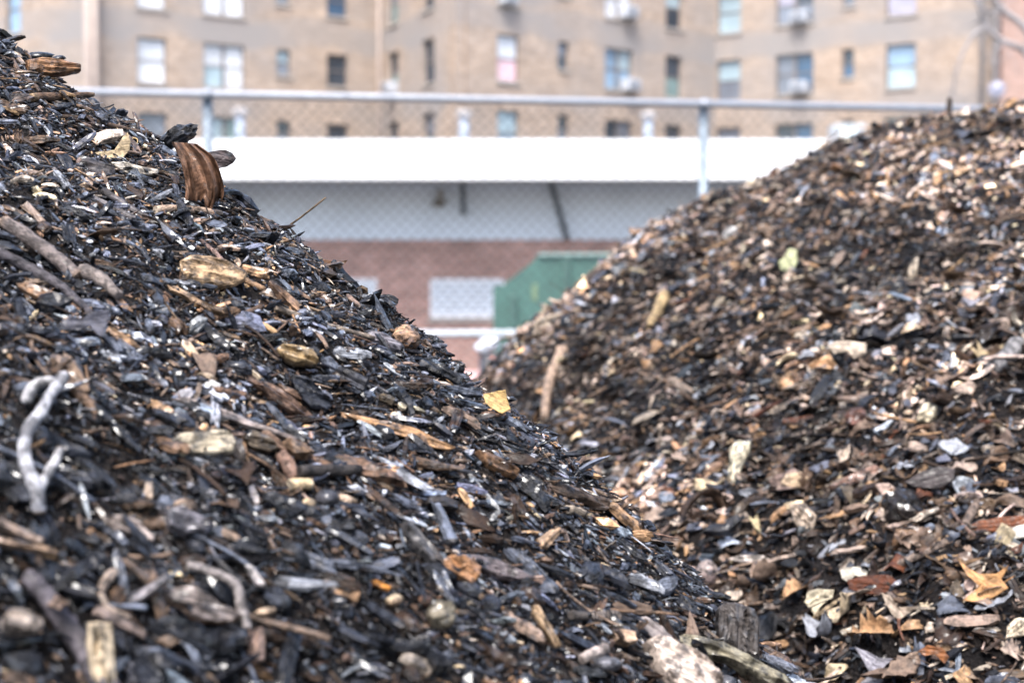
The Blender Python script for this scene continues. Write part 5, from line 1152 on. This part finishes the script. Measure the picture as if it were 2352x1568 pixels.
# ------------------------------------------------------------------ drum with plastic bag under the rail
Yb = 12.0
dc = at(1126, 815, Yb); dr = empty('waste_drum', (dc[0], Yb, 0)); tag(dr, 'dark drum with an orange red band beside the green container', 'drum')
hd = dc[2]
mb = MB(); mb.lathe((0, 0, 0), [(.085, 0), (.095, .02), (.095, hd*.5), (.10, hd*.52), (.095, hd*.54), (.095, hd)], 20); mb.build('barrel', plain('drum_steel', (.05, .05, .06), .5), dr, smooth=True)
mb = MB(); mb.lathe((.055, -.05, hd-.17), [(.062, 0), (.066, .02), (.066, .14), (.05, .16)], 16); mb.build('orange_tub', plain('orange_plastic', (.55, .13, .05), .5), dr, smooth=True)
V, Fs = ico(3); rr = np.random.default_rng(3); V = V*2
V = V*(1+.16*np.sin(V[:, [0]]*6+V[:, [2]]*4)+.07*rr.normal(size=(len(V), 1)))*np.array([.105, .09, .08])
V[:, 2] += np.where(V[:, 0] > .02, .035*(V[:, 0]-.02)/.08, 0)+np.where(V[:, 0] < -.06, -.03, 0)
bc = at(1122, 792, Yb-.03)
bag = mesh_obj('plastic_bag', V+bc, Fs, plain('white_plastic', (.62, .64, .70), .35), smooth=True); tag(bag, 'crumpled white plastic bag heaped on the dark drum below the fence rail', 'bag')
# ------------------------------------------------------------------ red and white barrier
bz = CAMZ+(650-853)/F*20
ba = empty('road_barrier', (-1.0, 20, 0)); tag(ba, 'long low barrier painted faded red with a pale top beyond the fence', 'barrier')
mb = MB(); mb.box(-3, 5, -.06, .06, bz-.16, bz, .01); mb.build('top_board', plain('faded_pink_paint', (.74, .45, .44), .6), ba)
mb = MB(); mb.box(-3, 5, -.05, .05, bz-.42, bz-.20, .01); mb.build('lower_board', plain('faded_red_paint', (.42, .15, .14), .6), ba)
for x in (-2.8, -.9, 1.0, 2.9, 4.8):
    mb = MB(); mb.box(x-.05, x+.05, .052, .14, 0, bz-.01, .005); mb.build('leg', M_FRAME, ba)
# ------------------------------------------------------------------ globe lamp
gp = at(2290, 205, 31); gl = empty('globe_lamp', (gp[0], 31, 0)); tag(gl, 'white globe street lamp showing above the crest of the brown mound', 'street lamp')
mb = MB(); mb.lathe((0, 0, 0), [(.09, 0), (.07, .3), (.045, .5), (.04, gp[2]-.2), (.09, gp[2]-.17)], 12); mb.build('pole', M_FRAME, gl, smooth=True)
V, Fs = ico(3); mesh_obj('globe', V*.36+np.array([0, 0, gp[2]]), Fs, plain('opal_glass', (.24, .24, .29), .3), gl, smooth=True)
# ------------------------------------------------------------------ bare tree
tree = empty('bare_tree', (7.4, 17.0, 0)); tag(tree, 'leafless grey tree reaching its bare limbs in before the apartment block', 'tree')
M_TBARK = plain('tree_bark', (.27, .25, .25), .9, noise=.25, scale=9, bump=.4)
mb = MB(); c = smooth_path([(0, 0, 0), (.05, 0, 1.5), (-.05, 0, 3.0), (0, .1, 4.4)], 6); mb.tube(c, np.linspace(.17, .10, len(c)), 12); mb.build('trunk', M_TBARK, tree, smooth=True)
rt = np.random.default_rng(21)
base = np.array([7.4, 17.0, 0])
def w(u, v, Y=16.5): return at(u, v, Y)-base
mb = MB()
def limb(pts, r0, r1):
    c = smooth_path(pts, 6); mb.tube(c, np.linspace(r0, r1, len(c)), 7); return c
mains = [([(-.02, 0, 3.4), w(2420, 190), w(2352, 118), w(2300, 92), w(2268, 62), w(2240, -10)], .05, .022), ([w(2420, 150), w(2352, 62), w(2300, 20), w(2262, -40)], .05, .028),
         ([w(2268, 62), w(2238, 80), w(2212, 120), w(2196, 170), w(2186, 220), w(2178, 262)], .024, .010), ([(0, .1, 4.4), (.3, .2, 5.2), (.2, .4, 6.2)], .09, .03), ([(0, .1, 4.3), (-.6, .3, 5.0), (-1.0, .5, 5.8)], .07, .02), ([w(2300, 92), w(2290, 130), w(2284, 190)], .016, .006)]
for pts, r0, r1 in mains:
    c = limb(pts, r0, r1)
    for k in range(5):
        i = rt.integers(len(c)//4, len(c)); p = c[i]; d = rt.normal(0, 1, 3); d /= np.linalg.norm(d); d[2] = abs(d[2])*.5-.1
        q = [p]
        for s_ in range(4): d = d+rt.normal(0, .35, 3); d /= np.linalg.norm(d); q.append(q[-1]+d*rt.uniform(.12, .3))
        limb(q, max(r1*.5, .006), .003)
mb.build('crown', M_TBARK, tree, smooth=True)

# ------------------------------------------------------------------ camera, light, world
cam = bpy.data.cameras.new('Camera'); co = bpy.data.objects.new('Camera', cam); link(co); scene.camera = co
co.location = (0, 0, CAMZ); co.rotation_euler = (math.radians(90)-PITCH, 0, 0)
cam.sensor_width = 36; cam.lens = F/2352*36; cam.clip_start = .05; cam.clip_end = 1500
cam.dof.use_dof = True; cam.dof.focus_distance = 1.33; cam.dof.aperture_fstop = 5.6; cam.dof.aperture_blades = 0
EL, AZ = math.radians(62), math.radians(196)
wd = bpy.data.worlds.new('World'); scene.world = wd; wd.use_nodes = True; nt = wd.node_tree; bg = nt.nodes['Background']
sky = nt.nodes.new('ShaderNodeTexSky'); sky.sky_type = 'NISHITA'; sky.sun_disc = False; sky.sun_elevation = EL; sky.sun_rotation = AZ
sky.air_density = 1.0; sky.dust_density = 4.0; sky.ozone_density = 1.0
nt.links.new(sky.outputs[0], bg.inputs[0]); bg.inputs[1].default_value = .14
sl_ = bpy.data.lights.new('Sun', 'SUN'); sl_.energy = 1.7; sl_.angle = math.radians(24); sl_.color = (1, .985, .96)
so = bpy.data.objects.new('Sun', sl_); link(so)
sd = Vector((math.sin(AZ)*math.cos(EL), math.cos(AZ)*math.cos(EL), math.sin(EL)))
so.rotation_euler = (-sd).to_track_quat('-Z', 'Y').to_euler()
scene.view_settings.view_transform = 'Standard'; scene.view_settings.look = 'None'; scene.view_settings.gamma = 1; scene.view_settings.exposure = 1.74
scene.cycles.use_denoising = True
scene.cycles.max_bounces = 6; scene.cycles.diffuse_bounces = 2; scene.cycles.glossy_bounces = 3
